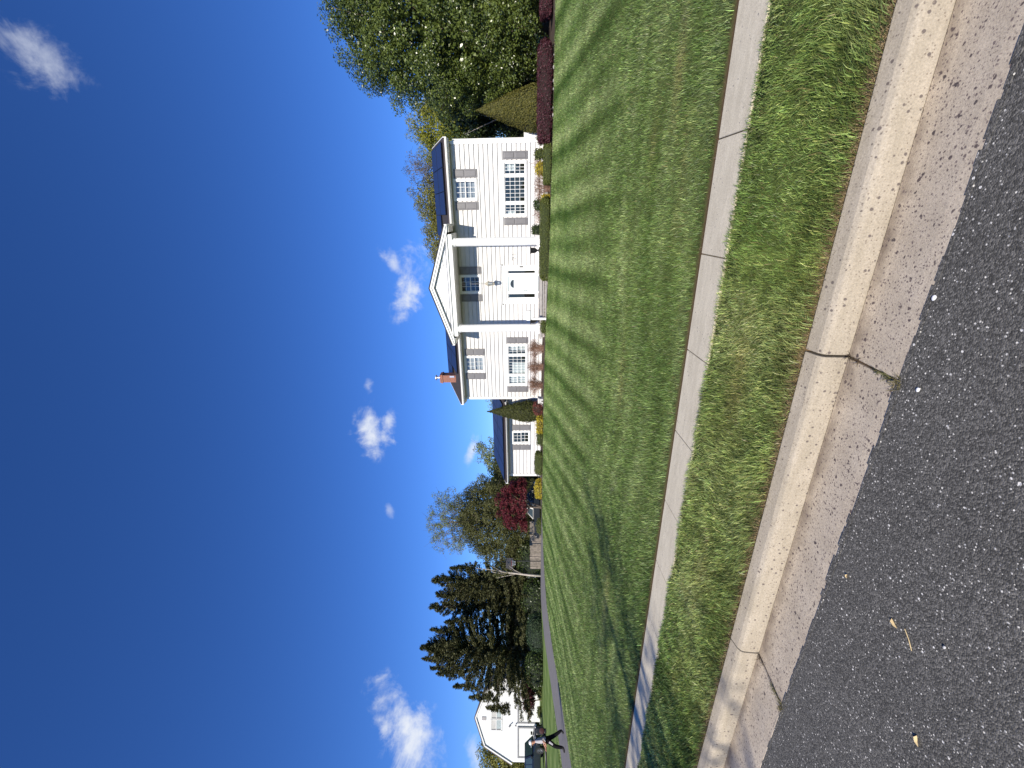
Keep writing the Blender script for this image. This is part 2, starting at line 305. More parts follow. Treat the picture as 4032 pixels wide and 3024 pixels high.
def stripe(X, Y):   # mowing pattern: passes run from the street up to the house and fan out; headland passes follow the sidewalk
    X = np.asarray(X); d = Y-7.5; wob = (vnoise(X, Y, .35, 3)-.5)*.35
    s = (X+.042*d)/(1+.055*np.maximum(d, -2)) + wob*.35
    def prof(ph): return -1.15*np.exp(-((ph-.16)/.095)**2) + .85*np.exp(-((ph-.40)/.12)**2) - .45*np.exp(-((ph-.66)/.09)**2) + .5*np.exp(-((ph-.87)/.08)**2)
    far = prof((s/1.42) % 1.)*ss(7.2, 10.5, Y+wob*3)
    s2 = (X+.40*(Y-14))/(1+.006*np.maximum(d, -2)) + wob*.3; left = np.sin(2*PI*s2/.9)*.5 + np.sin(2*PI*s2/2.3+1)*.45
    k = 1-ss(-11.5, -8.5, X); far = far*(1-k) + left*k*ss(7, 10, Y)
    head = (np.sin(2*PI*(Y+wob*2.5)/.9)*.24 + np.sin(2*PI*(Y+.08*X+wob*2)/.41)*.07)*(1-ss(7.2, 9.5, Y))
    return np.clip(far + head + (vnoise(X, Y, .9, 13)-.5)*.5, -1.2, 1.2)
def turf_col(X, Y, st):
    n = vnoise(X, Y, 1.1, 1)*.6 + vnoise(X, Y, 3.7, 2)*.4
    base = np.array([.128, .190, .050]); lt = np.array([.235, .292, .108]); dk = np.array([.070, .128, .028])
    w = np.clip(st*.80 + (n-.5)*.9, -1, 1)[:, None]  # stripe tint paints in the light and dark of leaning blades
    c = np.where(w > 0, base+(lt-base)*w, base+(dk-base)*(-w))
    dry = np.zeros(len(X))
    for px, py, rx, ry, am in ((1.35, 5.6, .55, .16, .4), (.9, 6.3, .6, .14, .3), (.3, 5.1, .6, .12, .3), (-1.35, 3.35, .5, .12, .35), (-3.6, 3.3, .6, .16, .2), (-5.2, 3.35, .5, .12, .2), (-7.5, 6.5, 1, .2, .3), (-2.6, 6.8, .9, .16, .25)):
        dry = np.maximum(dry, am*np.exp(-((X-px)/rx)**2-((Y-py)/ry)**2)*(.5+vnoise(X, Y, 5, 5)))
    dry = np.clip(dry, 0, .9)[:, None]
    return c*(1-dry) + np.array([.25, .20, .085])*dry
xs = np.unique(np.concatenate([[-1600, -700, -300, -150, -100, -80], np.arange(-70, -24, 1.), np.arange(-24, 12, .3), np.arange(12, 40, 2.), [60, 100, 200, 400, 800, 1600]]))
ys = np.unique(np.concatenate([[-1500, -400, -100, -40, -20, -8.6, -8.3, 1.6, 2.60, 2.685, 2.70, 2.95, 3.2, 3.5, 3.855, 3.87, 4.362, 4.374, 4.45, 4.7], np.arange(5, 30, .3), np.arange(30, 60, 2.), [70, 90, 130, 200, 400, 800, 1600]]))
GX, GY = np.meshgrid(xs, ys); V = np.stack([GX.ravel(), GY.ravel(), gfull(GX, GY).ravel()], 1)
nx, ny = len(xs), len(ys); I = np.arange(nx*ny).reshape(ny, nx)
Q = np.stack([I[:-1, :-1], I[:-1, 1:], I[1:, 1:], I[1:, :-1]], -1).reshape(-1, 4)
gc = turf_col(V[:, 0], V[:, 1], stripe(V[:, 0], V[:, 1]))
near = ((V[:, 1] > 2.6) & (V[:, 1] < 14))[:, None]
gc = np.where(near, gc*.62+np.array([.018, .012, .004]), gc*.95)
edge = np.clip(1.3-np.abs(V[:, 1]-4.39)/.07, 0, 1)[:, None]; gc = gc*(1-edge)+np.array([.055, .036, .022])*edge
edge = np.clip(1-np.abs(V[:, 1]-2.70)/.08, 0, 1)[:, None]; gc = gc*(1-edge)+np.array([.12, .08, .045])*edge
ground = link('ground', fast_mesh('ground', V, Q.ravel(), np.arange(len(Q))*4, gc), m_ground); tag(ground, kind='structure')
road = MB(); road.add([(-400, -8, 0), (60, -8, 0), (60, 2.112, 0), (-400, 2.112, 0), (-400, -8, -.2), (60, -8, -.2), (60, 2.112, -.2), (-400, 2.112, -.2)], [(0, 1, 2, 3), (2, 6, 7, 3), (0, 4, 5, 1)])
tag(road.build('road', m_asph), kind='structure')
# ragged asphalt lip against the gutter
lip = MB(); x = -30.
while x < 4:
    w = random.uniform(.05, .16); d_ = random.uniform(.002, .022); lip.box(x, x+w, 2.10, 2.112+d_, -.03, .0012+random.random()*.0016); x += w*.8
lo = lip.build('asphalt_edge', m_asph, None); lo.parent = bpy.data.objects['road']; tag(lo, kind='stuff')
# driveway draped on the slope
mb = MB(); pts = []
for i in range(len(DRIVE)-1):
    for k in range(8):
        t = k/8; a = [DRIVE[i][0][j]*(1-t)+DRIVE[i+1][0][j]*t for j in (0, 1)]; b = [DRIVE[i][1][j]*(1-t)+DRIVE[i+1][1][j]*t for j in (0, 1)]
        if a[1] > 4.36: pts.append((a, b))
for a, b in pts:
    for k in range(13):
        t = k/12; x, y = a[0]*(1-t)+b[0]*t, a[1]*(1-t)+b[1]*t; mb.v.append((x, y, gz(x, y)+.022))
for i in range(len(pts)-1):
    for k in range(12): j = i*13+k; mb.f.append((j, j+1, j+14, j+13))
tag(mb.build('driveway', m_drive, smooth=True), kind='structure')
# gutter and kerb in cast lengths
def strip(name, prof, mat, joints, gap):
    base = MB().prismx([(prof[0][0]+.01, -.155), (prof[-1][0]-.01, -.155), (prof[-1][0]-.01, min(p[1] for p in prof)-.012), (prof[0][0]+.01, min(p[1] for p in prof)-.012)], joints[0], joints[-1]).build(name, m_soil); tag(base, kind='structure')
    for a, b in zip(joints[:-1], joints[1:]):
        mb = MB(); n = len(prof); q = prof + [(prof[-1][0], -.15), (prof[0][0], -.15)]
        dz = random.uniform(-.004, .004); q = [(y, z+(dz if z > -.14 else 0)) for y, z in q]
        mb.prismx(q, a+gap/2+random.random()*gap*.3, b-gap/2); mb.build(name+'_segment', mat, base, bevel=.006)
JT = [-.868+2.745*k for k in range(-15, 5)]
strip('gutter', [(2.114, -.0005), (2.20, -.006), (2.32, -.018), (2.44, -.030), (2.548, -.036)], m_gutter, JT, .016)
strip('kerb', [(2.552, -.036), (2.556, .03), (2.562, .085), (2.572, .106), (2.60, .122), (2.69, .141)], m_kerb, JT, .012)
# sidewalk slabs
sw = MB().box(-46, 14, 3.88, 4.35, .08, .14).build('sidewalk', m_soil); tag(sw, kind='structure')
for k in range(-46, 14):
    x0 = -.395+.99*k
    dz = random.uniform(-.003, .003); mb = MB(); mb.hexa([(x0+.004, 3.872, .1), (x0+.985, 3.872, .1), (x0+.985, 4.36, .1), (x0+.004, 4.36, .1), (x0+.004, 3.872, .222+dz), (x0+.985, 3.872, .222+dz), (x0+.985, 4.36, .242+dz), (x0+.004, 4.36, .242+dz)])
    mb.build('paving_slab', m_conc, sw, bevel=.008)
# mulch beds
bed = MB(); BX = list(np.arange(-19, 12.1, .5))
for x in BX: 
    y0 = 23.35+.1*math.sin(x*.7) - (.0 if x < 3 else .15)
    bed.v += [(x, y0, gz(x, y0)+.012), (x, 25, gz(x, 25)+.03), (x, 35.0, gz(x, 26.9)+.03)]
for i in range(len(BX)-1):
    for k in (0, 1): bed.f.append((3*i+k, 3*i+3+k, 3*i+4+k, 3*i+1+k))
tag(bed.build('planting_bed', m_mulch), kind='structure')

# ---------------------------------------------------------------- grass
def blades(name, P, h, w, lean, col, seg, parentmat=m_grass):
    n = len(P); a = RNG.uniform(0, 2*PI, n); s = np.stack([np.cos(a), np.sin(a), np.zeros(n)], 1)*(w/2)[:, None]
    L3 = np.concatenate([lean, np.zeros((n, 1))], 1); up = np.zeros((n, 3)); up[:, 2] = h
    if seg == 2:
        mid = P + L3*.35 + up*.62; tip = P + L3 + up
        V = np.stack([P-s, P+s, mid+s*.8, mid-s*.8, tip], 1).reshape(-1, 3); k = (np.arange(n)*5)[:, None]
        loops = (k+np.array([0, 1, 2, 3, 3, 2, 4])).ravel(); starts = (np.arange(n)[:, None]*7+np.array([0, 4])).ravel(); m_ = 5
    else:
        V = np.stack([P-s, P+s, P+L3+up], 1).reshape(-1, 3); loops = np.arange(3*n); starts = np.arange(n)*3; m_ = 3
    return link(name, fast_mesh(name, V, loops, starts, np.repeat(col, m_, 0)), m_grass)
def rand_col(c, amt=.28, straw=.03, hi=0.):
    n = len(c); q = RNG.random(n) < hi; c = c.copy(); c[q] = c[q]*1.7+np.array([.07, .06, .035]); q = RNG.random(n) < hi*2.2; c[q] *= .55; c = c*(1+RNG.normal(0, amt, (n, 1)).clip(-.6, .8)); c = c*(1+RNG.normal(0, .06, (n, 3)))
    s = RNG.random(n) < straw; c[s] = np.array([.32, .26, .12])*RNG.uniform(.6, 1.2, (s.sum(), 1)); return c.clip(.004, .9)
A0, A1 = math.radians(90-38), math.radians(90+71)   # sector of the lawn in view, a little wider
def sector(n, r0, r1, p):   # radius distribution ~ r^p
    a = RNG.uniform(A0, A1, n); q = RNG.random(n); r = (r0**(p+1) + q*(r1**(p+1)-r0**(p+1)))**(1/(p+1)); return r*np.cos(a), r*np.sin(a), r
x, y, r = sector(760000, 4.4, 34, -.30); k = (y > 4.425+.012*np.sin(x*9)+.010*np.sin(x*23)) & (y < 23.4+.1*np.sin(x*.7)-np.where(x < 3, 0, .15)) & ~in_poly(x, y, DP); 
x, y, r = x[k], y[k], r[k]; st = stripe(x, y); n = len(x)
dn = vnoise(x, y, 2.2, 8)
h = RNG.uniform(.035, .075, n)*(.75+.5*dn); w = .0038*np.maximum(1, r/5.0)*RNG.uniform(.7, 1.3, n)
lean = RNG.normal(0, .022, (n, 2)); lean[:, 1] += st*.035; lean[:, 0] -= .006
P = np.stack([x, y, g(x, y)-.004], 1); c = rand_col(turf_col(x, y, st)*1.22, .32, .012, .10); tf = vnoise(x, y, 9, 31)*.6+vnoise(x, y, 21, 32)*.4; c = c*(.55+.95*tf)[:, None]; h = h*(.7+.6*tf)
kk = r < 9
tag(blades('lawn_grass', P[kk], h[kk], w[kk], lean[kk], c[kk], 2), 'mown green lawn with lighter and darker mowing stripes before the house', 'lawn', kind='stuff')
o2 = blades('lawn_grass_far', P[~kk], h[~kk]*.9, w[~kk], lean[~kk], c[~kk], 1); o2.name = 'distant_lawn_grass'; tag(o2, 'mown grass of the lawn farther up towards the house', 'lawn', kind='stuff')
# verge between kerb and sidewalk: longer, combed towards the street near the kerb
n = 200000; x = -16+22*RNG.random(n)**.62; y = RNG.uniform(2.705, 3.885, n); e = 1-ss(2.7, 3.35, y)
k = (np.arctan2(y, x) > A0) & (np.arctan2(y, x) < A1); x, y, e = x[k], y[k], e[k]; n = len(x)
dn = vnoise(x, y, 3.2, 8); r = np.hypot(x, y)
h = (RNG.uniform(.03, .065, n) + e*RNG.uniform(.0, .05, n))*(.6+.8*dn); w = .0040*np.maximum(1, r/3.6)*RNG.uniform(.6, 1.3, n)
fl = vnoise(x, y, 1.7, 12)*2-1
lean = RNG.normal(0, .022, (n, 2)); lean[:, 1] -= .012+.045*e*dn; lean[:, 0] += .03*fl+.015*e
vc = turf_col(x, y, (vnoise(x, y, 1.3, 4)-.5)*1.8)*np.array([1.95, 1.78, 1.85]); vc = rand_col(vc, .40, .035, .13); tf = vnoise(x, y, 8, 33)*.6+vnoise(x, y, 19, 34)*.4; vc = vc*(.45+1.05*tf)[:, None]; h = h*(.65+.7*tf); by = (RNG.random(n) < .75*np.clip(1-(y-2.7)/(.06+.09*dn), 0, 1)); vc[by] = np.array([.36, .28, .15])*RNG.uniform(.5, 1.15, (by.sum(), 1)); h[by] *= .6
tag(blades('verge_grass', np.stack([x, y, .12+.09*np.clip((y-2.7)/1.16, 0, 1)-.004], 1), h, w, lean, vc, 2), 'longer green grass of the verge between kerb and sidewalk', 'grass', kind='stuff')
# straw and clippings along the kerb, along the sidewalk edge, weeds in the gutter joints
xs_, ys_, zs_, cs_ = [], [], [], []
def strew(n, x0, x1, y0, y1, z, col):
    xs_.append(RNG.uniform(x0, x1, n)); ys_.append(RNG.uniform(y0, y1, n)); zs_.append(np.full(n, z)); cs_.append(np.tile(col, (n, 1))*RNG.uniform(.5, 1.2, (n, 1)))
strew(13000, -13, 6, 2.685, 2.76, .122, (.46, .35, .2)); strew(7500, -13, 6, 4.362, 4.43, .226, (.20, .125, .065)); strew(1000, -13, 6, 4.362, 4.44, .228, (.14, .19, .05))
for j in (-.868, -3.613): strew(60, j-.012, j+.012, 2.12, 2.3, -.012, (.16, .16, .05)); strew(70, j-.05, j+.03, 2.10, 2.15, -.002, (.2, .17, .06)); strew(30, j-.01, j+.02, 2.44, 2.55, -.03, (.12, .09, .05))
x = np.concatenate(xs_); y = np.concatenate(ys_); z = np.concatenate(zs_); n = len(x)
tag(blades('dry_grass', np.stack([x, y, z], 1), RNG.uniform(.004, .035, n), np.full(n, .005), RNG.normal(0, .025, (n, 2)), np.concatenate(cs_), 1), 'dry straw coloured grass and soil crumbs along the kerb', 'grass', kind='stuff')

# ---------------------------------------------------------------- main house
FY = 26.8
H = thing('house', (-4.1, 26.8, .7), 'two storey white sided house with columned portico, grey shutters and solar roof', 'house')
CO = .268; Z0 = 1.072
openings = []   # x0,x1,z0,z1
def siding(root, x0, x1, z0, z1, y, ops, first):
    k = 0; z = first
    while z < z1-.02:
        a, b = max(z, z0), min(z+CO, z1); cuts = sorted({x0, x1, *[c for o in ops if o[2] < b and o[3] > a for c in (max(x0, min(x1, o[0])), max(x0, min(x1, o[1])))]})
        segs = []
        for p, q in zip(cuts[:-1], cuts[1:]):
            if q-p < .01: continue
            mid = (p+q)/2; zz = [(a, b)]
            for o in ops:
                if o[0] < mid < o[1]:
                    nn = []
                    for (u, v) in zz:
                        if o[2] > u: nn.append((u, min(v, o[2])))
                        if o[3] < v: nn.append((max(u, o[3]), v))
                    zz = [t for t in nn if t[1]-t[0] > .012]
            if zz == [(a, b)]:   # boards come in random lengths
                while q-p > 4.2:
                    l = random.uniform(2.2, 3.8); segs.append((p, p+l, a, b)); p += l
            segs += [(p, q, u, v) for u, v in zz]
        for p, q, u, v in segs:
            t0 = .072*(1-(u-z)/CO)+.008; t1 = .072*(1-(v-z)/CO)+.008; u += .010 if u == a else 0; w = random.uniform(-.002, .002)
            MB().hexa([(p+.0015, y-t0+w, u+.001), (q-.0015, y-t0+w, u+.001), (q-.0015, y, u+.001), (p+.0015, y, u+.001), (p+.0015, y-t1+w, v-.001), (q-.0015, y-t1+w, v-.001), (q-.0015, y, v-.001), (p+.0015, y, v-.001)]).build('siding_board', m_siding, root)
        z += CO
def wall_mesh(x0, x1, z0, z1, y0, y1, ops):
    mb = MB(); cx = sorted({x0, x1, *[o[0] for o in ops], *[o[1] for o in ops]}); cz = sorted({z0, z1, *[o[2] for o in ops], *[o[3] for o in ops]})
    for a, b in zip(cx[:-1], cx[1:]):
        for c, d in zip(cz[:-1], cz[1:]):
            mx, mz = (a+b)/2, (c+d)/2
            if not any(o[0] < mx < o[1] and o[2] < mz < o[3] for o in ops): mb.box(a, b, y0, y1, c, d)
    return mb
PANES = {}
def pane(w, h):
    k = (round(w, 3), round(h, 3))
    if k not in PANES:
        me = bpy.data.meshes.new('pane'); me.from_pydata([(-w/2, 0, -h/2), (w/2, 0, -h/2), (w/2, 0, h/2), (-w/2, 0, h/2)], [], [(0, 1, 2, 3)]); me.materials.append(m_glass); PANES[k] = me
    return PANES[k]
def lites(root, win, x0, x1, z0, z1, cols, rows, y, bar=.022):
    """one sash: rails, stiles, muntin bars and the separate panes"""
    fr = .042; s = MB(); s.box(x0, x0+fr, y-.02, y+.02, z0, z1).box(x1-fr, x1, y-.02, y+.02, z0, z1).box(x0+fr, x1-fr, y-.02, y+.02, z0, z0+fr).box(x0+fr, x1-fr, y-.02, y+.02, z1-fr, z1)
    a0, a1, b0, b1 = x0+fr, x1-fr, z0+fr, z1-fr; dx = (a1-a0)/cols; dz = (b1-b0)/rows
    for i in range(1, cols): s.box(a0+dx*i-bar/2, a0+dx*i+bar/2, y-.012, y+.012, b0, b1)
    for j in range(1, rows): s.box(a0, a1, y-.0135, y+.0135, b0+dz*j-bar/2, b0+dz*j+bar/2)
    s.build('sash', m_white, win)
    for i in range(cols):
        for j in range(rows):
            o = link('pane', pane(dx, dz), None, win, Vector((a0+dx*(i+.5), y+.004, b0+dz*(j+.5)))-ORG[root.name])
            o.rotation_euler = (random.uniform(-.006, .006), 0, random.uniform(-.006, .006))
def casing(root, x0, x1, z0, z1, y, cw=.115, name='window', hw=None):
    hw = hw or cw; s = MB(); yf = y-.075
    s.box(x0-cw, x0, yf, y+.06, z0-.02, z1).box(x1, x1+cw, yf, y+.06, z0-.02, z1).box(x0-cw-.01, x1+cw+.01, yf-.01, y+.06, z1, z1+hw).box(x0-cw-.03, x1+cw+.03, yf-.045, y+.06, z0-.075, z0-.02).box(x0-cw, x1+cw, yf, y+.06, z0-.13, z0-.075)
    return s.build(name, m_white, root, bevel=.006)
def dh_window(root, x0, x1, z0, z1, y, inside=None, cols=3, split=None):
    w = casing(root, x0, x1, z0, z1, y); mz = split or (z0+z1)/2
    lites(root, w, x0, x1, mz-.02, z1, cols, 2, y-.01); lites(root, w, x0, x1, z0, mz+.02, cols, 2, y+.035)
    if inside: inside(root, w, x0, x1, z0, z1, y)
    return w
def blinds(root, w, x0, x1, z0, z1, y):
    s = MB(); n = int((x1-x0-.1)/.075)
    for i in range(n):   # vertical louvres / pleats
        a = x0+.05+i*.075; s.add([(a, y+.13, z0), (a+.06, y+.16, z0), (a+.06, y+.16, z1), (a, y+.13, z1)], [(0, 1, 2, 3)])
    s.build('blind', m_blind, w)
def drape(root, w, x0, x1, z0, z1, y, mat=None):
    s = MB(); n = max(4, int((x1-x0)/.05)); 
    for i in range(n+1): 
        a = x0+(x1-x0)*i/n; d = .03*math.sin(i*1.9); s.v += [(a, y+.2+d, z0), (a+.01*math.sin(i), y+.2+d*.6, z1)]
    for i in range(n): s.f.append((2*i, 2*i+2, 2*i+3, 2*i+1))
    s.build('curtain', mat or m_curtain, w, smooth=True)
def shutter(root, x0, x1, z0, z1, y):
    s = MB().box(x0, x1, y-.075, y-.02, z0, z1).build('shutter', m_shut, root, bevel=.004)
    mz = z0+(z1-z0)*.53; fr = .055
    for a, b in ((z0+fr+.02, mz-fr/2), (mz+fr/2, z1-fr-.02)):
        p, q = x0+fr, x1-fr; e = .035
        MB().hexa([(p, y-.078, a), (q, y-.078, a), (q, y-.074, a), (p, y-.074, a)] + [(p, y-.078, b), (q, y-.078, b), (q, y-.074, b), (p, y-.074, b)]).add([(p, y-.079, a), (q, y-.079, a), (q, y-.079, b), (p, y-.079, b), (p+e, y-.094, a+e), (q-e, y-.094, a+e), (q-e, y-.094, b-e), (p+e, y-.094, b-e)], [(0, 1, 5, 4), (1, 2, 6, 5), (2, 3, 7, 6), (3, 0, 4, 7), (4, 5, 6, 7)]).build('shutter_panel', m_shut, s)
UPZ = (4.80, 5.99); LOZ = (1.90, 3.10)
ups = [(.90, 1.84), (-4.53, -3.60), (-9.90, -8.95)]
ops = [(a, b, *UPZ) for a, b in ups] + [(.0, 2.72, *LOZ), (-10.9, -8.15, *LOZ), (-5.08, -3.14, 1.08, 3.12)]
wl_ = MB(); wall = wall_mesh(-12.0, 3.85, .45, 6.6, FY+.03, FY+.14, ops)
wall.box(-12, -11.86, FY+.14, 34.2, .45, 6.6).box(3.71, 3.85, FY+.14, 34.2, .45, 6.6).box(-12, 3.85, 34.2, 34.34, .45, 6.6)
wall.build('wall', m_siding, H)
inn = MB().box(-11.86, 3.71, FY+.14, 34.2, .95, 1.0).box(-11.86, 3.71, FY+.14, 34.2, 3.75, 4.1).box(-11.86, 3.71, 30.2, 30.3, 1, 6.3)
for xx in (-7.2, -2.0): inn.box(xx, xx+.1, FY+.14, 30.2, 1, 6.3)
inn.build('room', m_dark, H)
cas = .115
cops = [(o[0]-cas+.01, o[1]+cas-.01, o[2]-.12, o[3]+cas-.01) for o in ops[:-1]] + [(-5.30, -2.95, .9, 3.44)]
siding(H, -11.86, 3.71, .78, 6.18, FY+.03, cops, Z0-CO*2)
MB().box(-12.03, 3.88, FY-.02, FY+.1, .45, .79).build('foundation', m_grey, H)
for a, b in ((-12.04, -11.86), (3.71, 3.89)): MB().box(a, b, FY-.066, FY+.0, .76, 6.15).build('corner_board', m_white, H, bevel=.006)
MB().box(3.851, 3.89, FY+.001, FY+.16, .76, 6.15).build('corner_board', m_white, H)
MB().tube([(3.95, FY+.04, 6.0), (3.95, FY+.04, .8)], .045, 8).build('downspout', m_white, H)
MB().box(3.90, 4.22, FY+.05, FY+.6, .9, 1.92).box(3.895, 4.24, FY+.03, FY+.62, 1.92, 1.96).build('meter_cabinet', m_white, H, bevel=.01)
for i, (a, b) in enumerate(ups):
    dh_window(H, a, b, *UPZ, FY, None if i == 1 else blinds); 
    shutter(H, a-.62, a-.17, 4.68, 6.03, FY); shutter(H, b+.17, b+.62, 4.68, 6.03, FY)
    if i == 1: drape(H, H, a, b, UPZ[0], UPZ[1], FY+.4, m_dark)
def triple(x0, x1, c0, c1, style):
    w = casing(H, x0, x1, *LOZ, FY)
    for a, b in ((c0-.12, c0), (c1, c1+.12)): MB().box(a, b, FY-.065, FY+.06, LOZ[0]+.001, LOZ[1]-.001).build('mullion', m_white, w)
    lites(H, w, c0, c1, *LOZ, 6, 4, FY); mz = sum(LOZ)/2
    for a, b in ((x0, c0-.12), (c1+.12, x1)):
        lites(H, w, a, b, mz-.02, LOZ[1], 3, 2, FY-.01); lites(H, w, a, b, LOZ[0], mz+.02, 3, 2, FY+.035)
    if style == 0:
        drape(H, w, c1+.3, x1+.05, 2.45, LOZ[1], FY); drape(H, w, x0-.02, x0+.22, 2.5, LOZ[1], FY)
    else:
        drape(H, w, x0, c0-.2, *LOZ, FY); drape(H, w, c0+.02, c0+.75, LOZ[0], LOZ[1]-.25, FY); drape(H, w, c1+.35, x1, *LOZ, FY)
    shutter(H, x0-.60, x0-.18, 1.77, 3.17, FY); shutter(H, x1+.18, x1+.60, 1.77, 3.17, FY)
triple(.0, 2.72, .68, 2.02, 0); triple(-10.9, -8.15, -10.19, -8.87, 1)
# door with surround
MB().box(-5.32, -5.10, FY-.09, FY+.05, 1.09, 3.14).box(-5.34, -5.08, FY-.10, FY+.05, 1.085, 1.24).build('pilaster', m_white, H, bevel=.008)
MB().box(-3.12, -2.93, FY-.09, FY+.05, 1.09, 3.14).box(-3.14, -2.91, FY-.10, FY+.05, 1.085, 1.24).build('pilaster', m_white, H, bevel=.008)
hd = MB().box(-5.30, -2.95, FY-.095, FY+.05, 3.14, 3.36).prismx([(FY+.05, 3.36), (FY-.10, 3.36), (FY-.17, 3.41), (FY-.17, 3.45), (FY+.05, 3.45)], -5.40, -2.85).build('door_header', m_white, H, bevel=.004)
jm = MB()
for a, b in ((-5.08, -5.0), (-4.66, -4.55), (-3.60, -3.48), (-3.22, -3.14)): jm.box(a, b, FY-.05, FY+.12, 1.085, 3.12)
jm.box(-5.0, -3.22, FY-.048, FY+.12, 3.03, 3.12).build('door_frame', m_white, H)
d = MB().box(-4.55, -3.60, FY+.02, FY+.07, 1.10, 3.03).build('door', m_door, H, bevel=.004)
for a, b, c, e in ((-4.45, -4.12, 1.25, 1.9), (-4.03, -3.70, 1.25, 1.9), (-4.45, -4.12, 2.0, 2.55), (-4.03, -3.70, 2.0, 2.55)): MB().add([(a, FY+.019, c), (b, FY+.019, c), (b, FY+.019, e), (a, FY+.019, e), (a+.05, FY+.004, c+.05), (b-.05, FY+.004, c+.05), (b-.05, FY+.004, e-.05), (a+.05, FY+.004, e-.05)], [(0, 1, 5, 4), (1, 2, 6, 5), (2, 3, 7, 6), (3, 0, 4, 7), (4, 5, 6, 7)]).build('door_panel', m_door, d)
fan = [(-4.075+.25*math.cos(a), 2.66+.21*math.sin(a)) for a in np.linspace(0, PI, 15)]
MB().prism(fan[::-1], FY+.005, FY+.019).build('fan_light', M('fan_glass', (.03, .035, .04), .08), d)
MB().tube([(-4.48, FY+.018, 2.02), (-4.48, FY-.05, 2.02), (-4.48, FY-.05, 1.82), (-4.48, FY+.018, 1.80)], .014, 6).build('door_handle', m_black, d)
for a, b in ((-5.0, -4.66), (-3.48, -3.22)):
    s = MB().box(a, b, FY+.02, FY+.06, 1.10, 1.32).box(a, b, FY+.02, FY+.06, 2.98, 3.03).box(a, a+.06, FY+.02, FY+.06, 1.32, 2.98).box(b-.06, b, FY+.02, FY+.06, 1.32, 2.98).build('sidelight', m_white, H)
    link('pane', pane(b-a-.12, 1.66), None, s, Vector(((a+b)/2, FY+.045, 2.15))-ORG[H.name])
MB().box(-3.06, -2.99, FY-.115, FY-.09, 2.05, 2.28).build('doorbell_box', m_black, H)
# house number 71 in raised strokes
def stroke(root, pts, w, y, mat):
    mb = MB()
    for (xa, za), (xb, zb) in zip(pts[:-1], pts[1:]):
        dx, dz = xb-xa, zb-za; l = math.hypot(dx, dz); nx_, nz_ = -dz/l*w/2, dx/l*w/2
        mb.hexa([(xa+nx_, y-.02, za+nz_), (xa-nx_, y-.02, za-nz_), (xb-nx_, y-.02, zb-nz_), (xb+nx_, y-.02, zb+nz_), (xa+nx_, y, za+nz_), (xa-nx_, y, za-nz_), (xb-nx_, y, zb-nz_), (xb+nx_, y, zb+nz_)])
    return mb.build('house_number', mat, root)
m_num = M('pewter_number', (.36, .35, .33), .5)
stroke(H, [(-2.62, 2.69), (-2.61, 2.735), (-2.44, 2.735), (-2.50, 2.62), (-2.56, 2.49)], .035, FY-.045, m_num)
stroke(H, [(-2.33, 2.70), (-2.29, 2.74), (-2.29, 2.485)], .04, FY-.045, m_num)
# eaves: soffit, gutter, roof slab, solar modules
EV = 26.18; RIDGE = 30.35; RZ = 7.86; EZ = 6.36
def roofz(y): return EZ+.06+(RZ-EZ-.06)*(y-EV)/(RIDGE-EV)
def gutterrun(root, x0, x1, y, z, name='roof_gutter'):
    prof = [(y+.10, z-.01), (y+.02, z-.01), (y-.035, z+.03), (y-.035, z+.06), (y-.05, z+.075), (y-.05, z+.115), (y-.035, z+.12), (y-.02, z+.07), (y+.10, z+.05)]
    return MB().prismx(prof, x0, x1).build(name, m_white, root)
def eave(root, x0, x1, ya, yb, z):
    MB().box(x0, x1, ya+.02, yb, z-.025, z).build('soffit', m_soffit, root)
    return MB().box(x0, x1, ya, ya+.02, z-.03, z+.16).build('fascia', m_white, root)
eave(H, -.6, 3.97, EV+.1, FY+.02, 6.20); gutterrun(H, -.62, 3.97, EV, 6.22)
eave(H, -12.16, -7.2, EV+.1, FY+.02, 6.20); gutterrun(H, -12.16, -7.2, EV, 6.22)
rf = MB(); T = .12
rf.prismx([(EV, roofz(EV)-T), (RIDGE, RZ-T), (34.9, 6.36-T), (34.9, 6.36), (RIDGE, RZ), (EV, roofz(EV))], -12.16, 3.97)
roof = rf.build('roof', m_roof, H)
gb = MB()
for a, b in ((-12.0, -11.86), (3.71, 3.85)): gb.prismx([(FY+.001, 6.601), (RIDGE, RZ-T-.01), (34.3, 6.601)], a, b)
gb.build('gable_wall', m_siding, H)
for a, b in ((-12.2, -12.16), (3.97, 4.01)): MB().prismx([(EV-.02, roofz(EV)-.18), (RIDGE, RZ-.18), (RIDGE, RZ+.01), (EV-.02, roofz(EV)+.01)], a, b).build('rake_board', m_white, H)
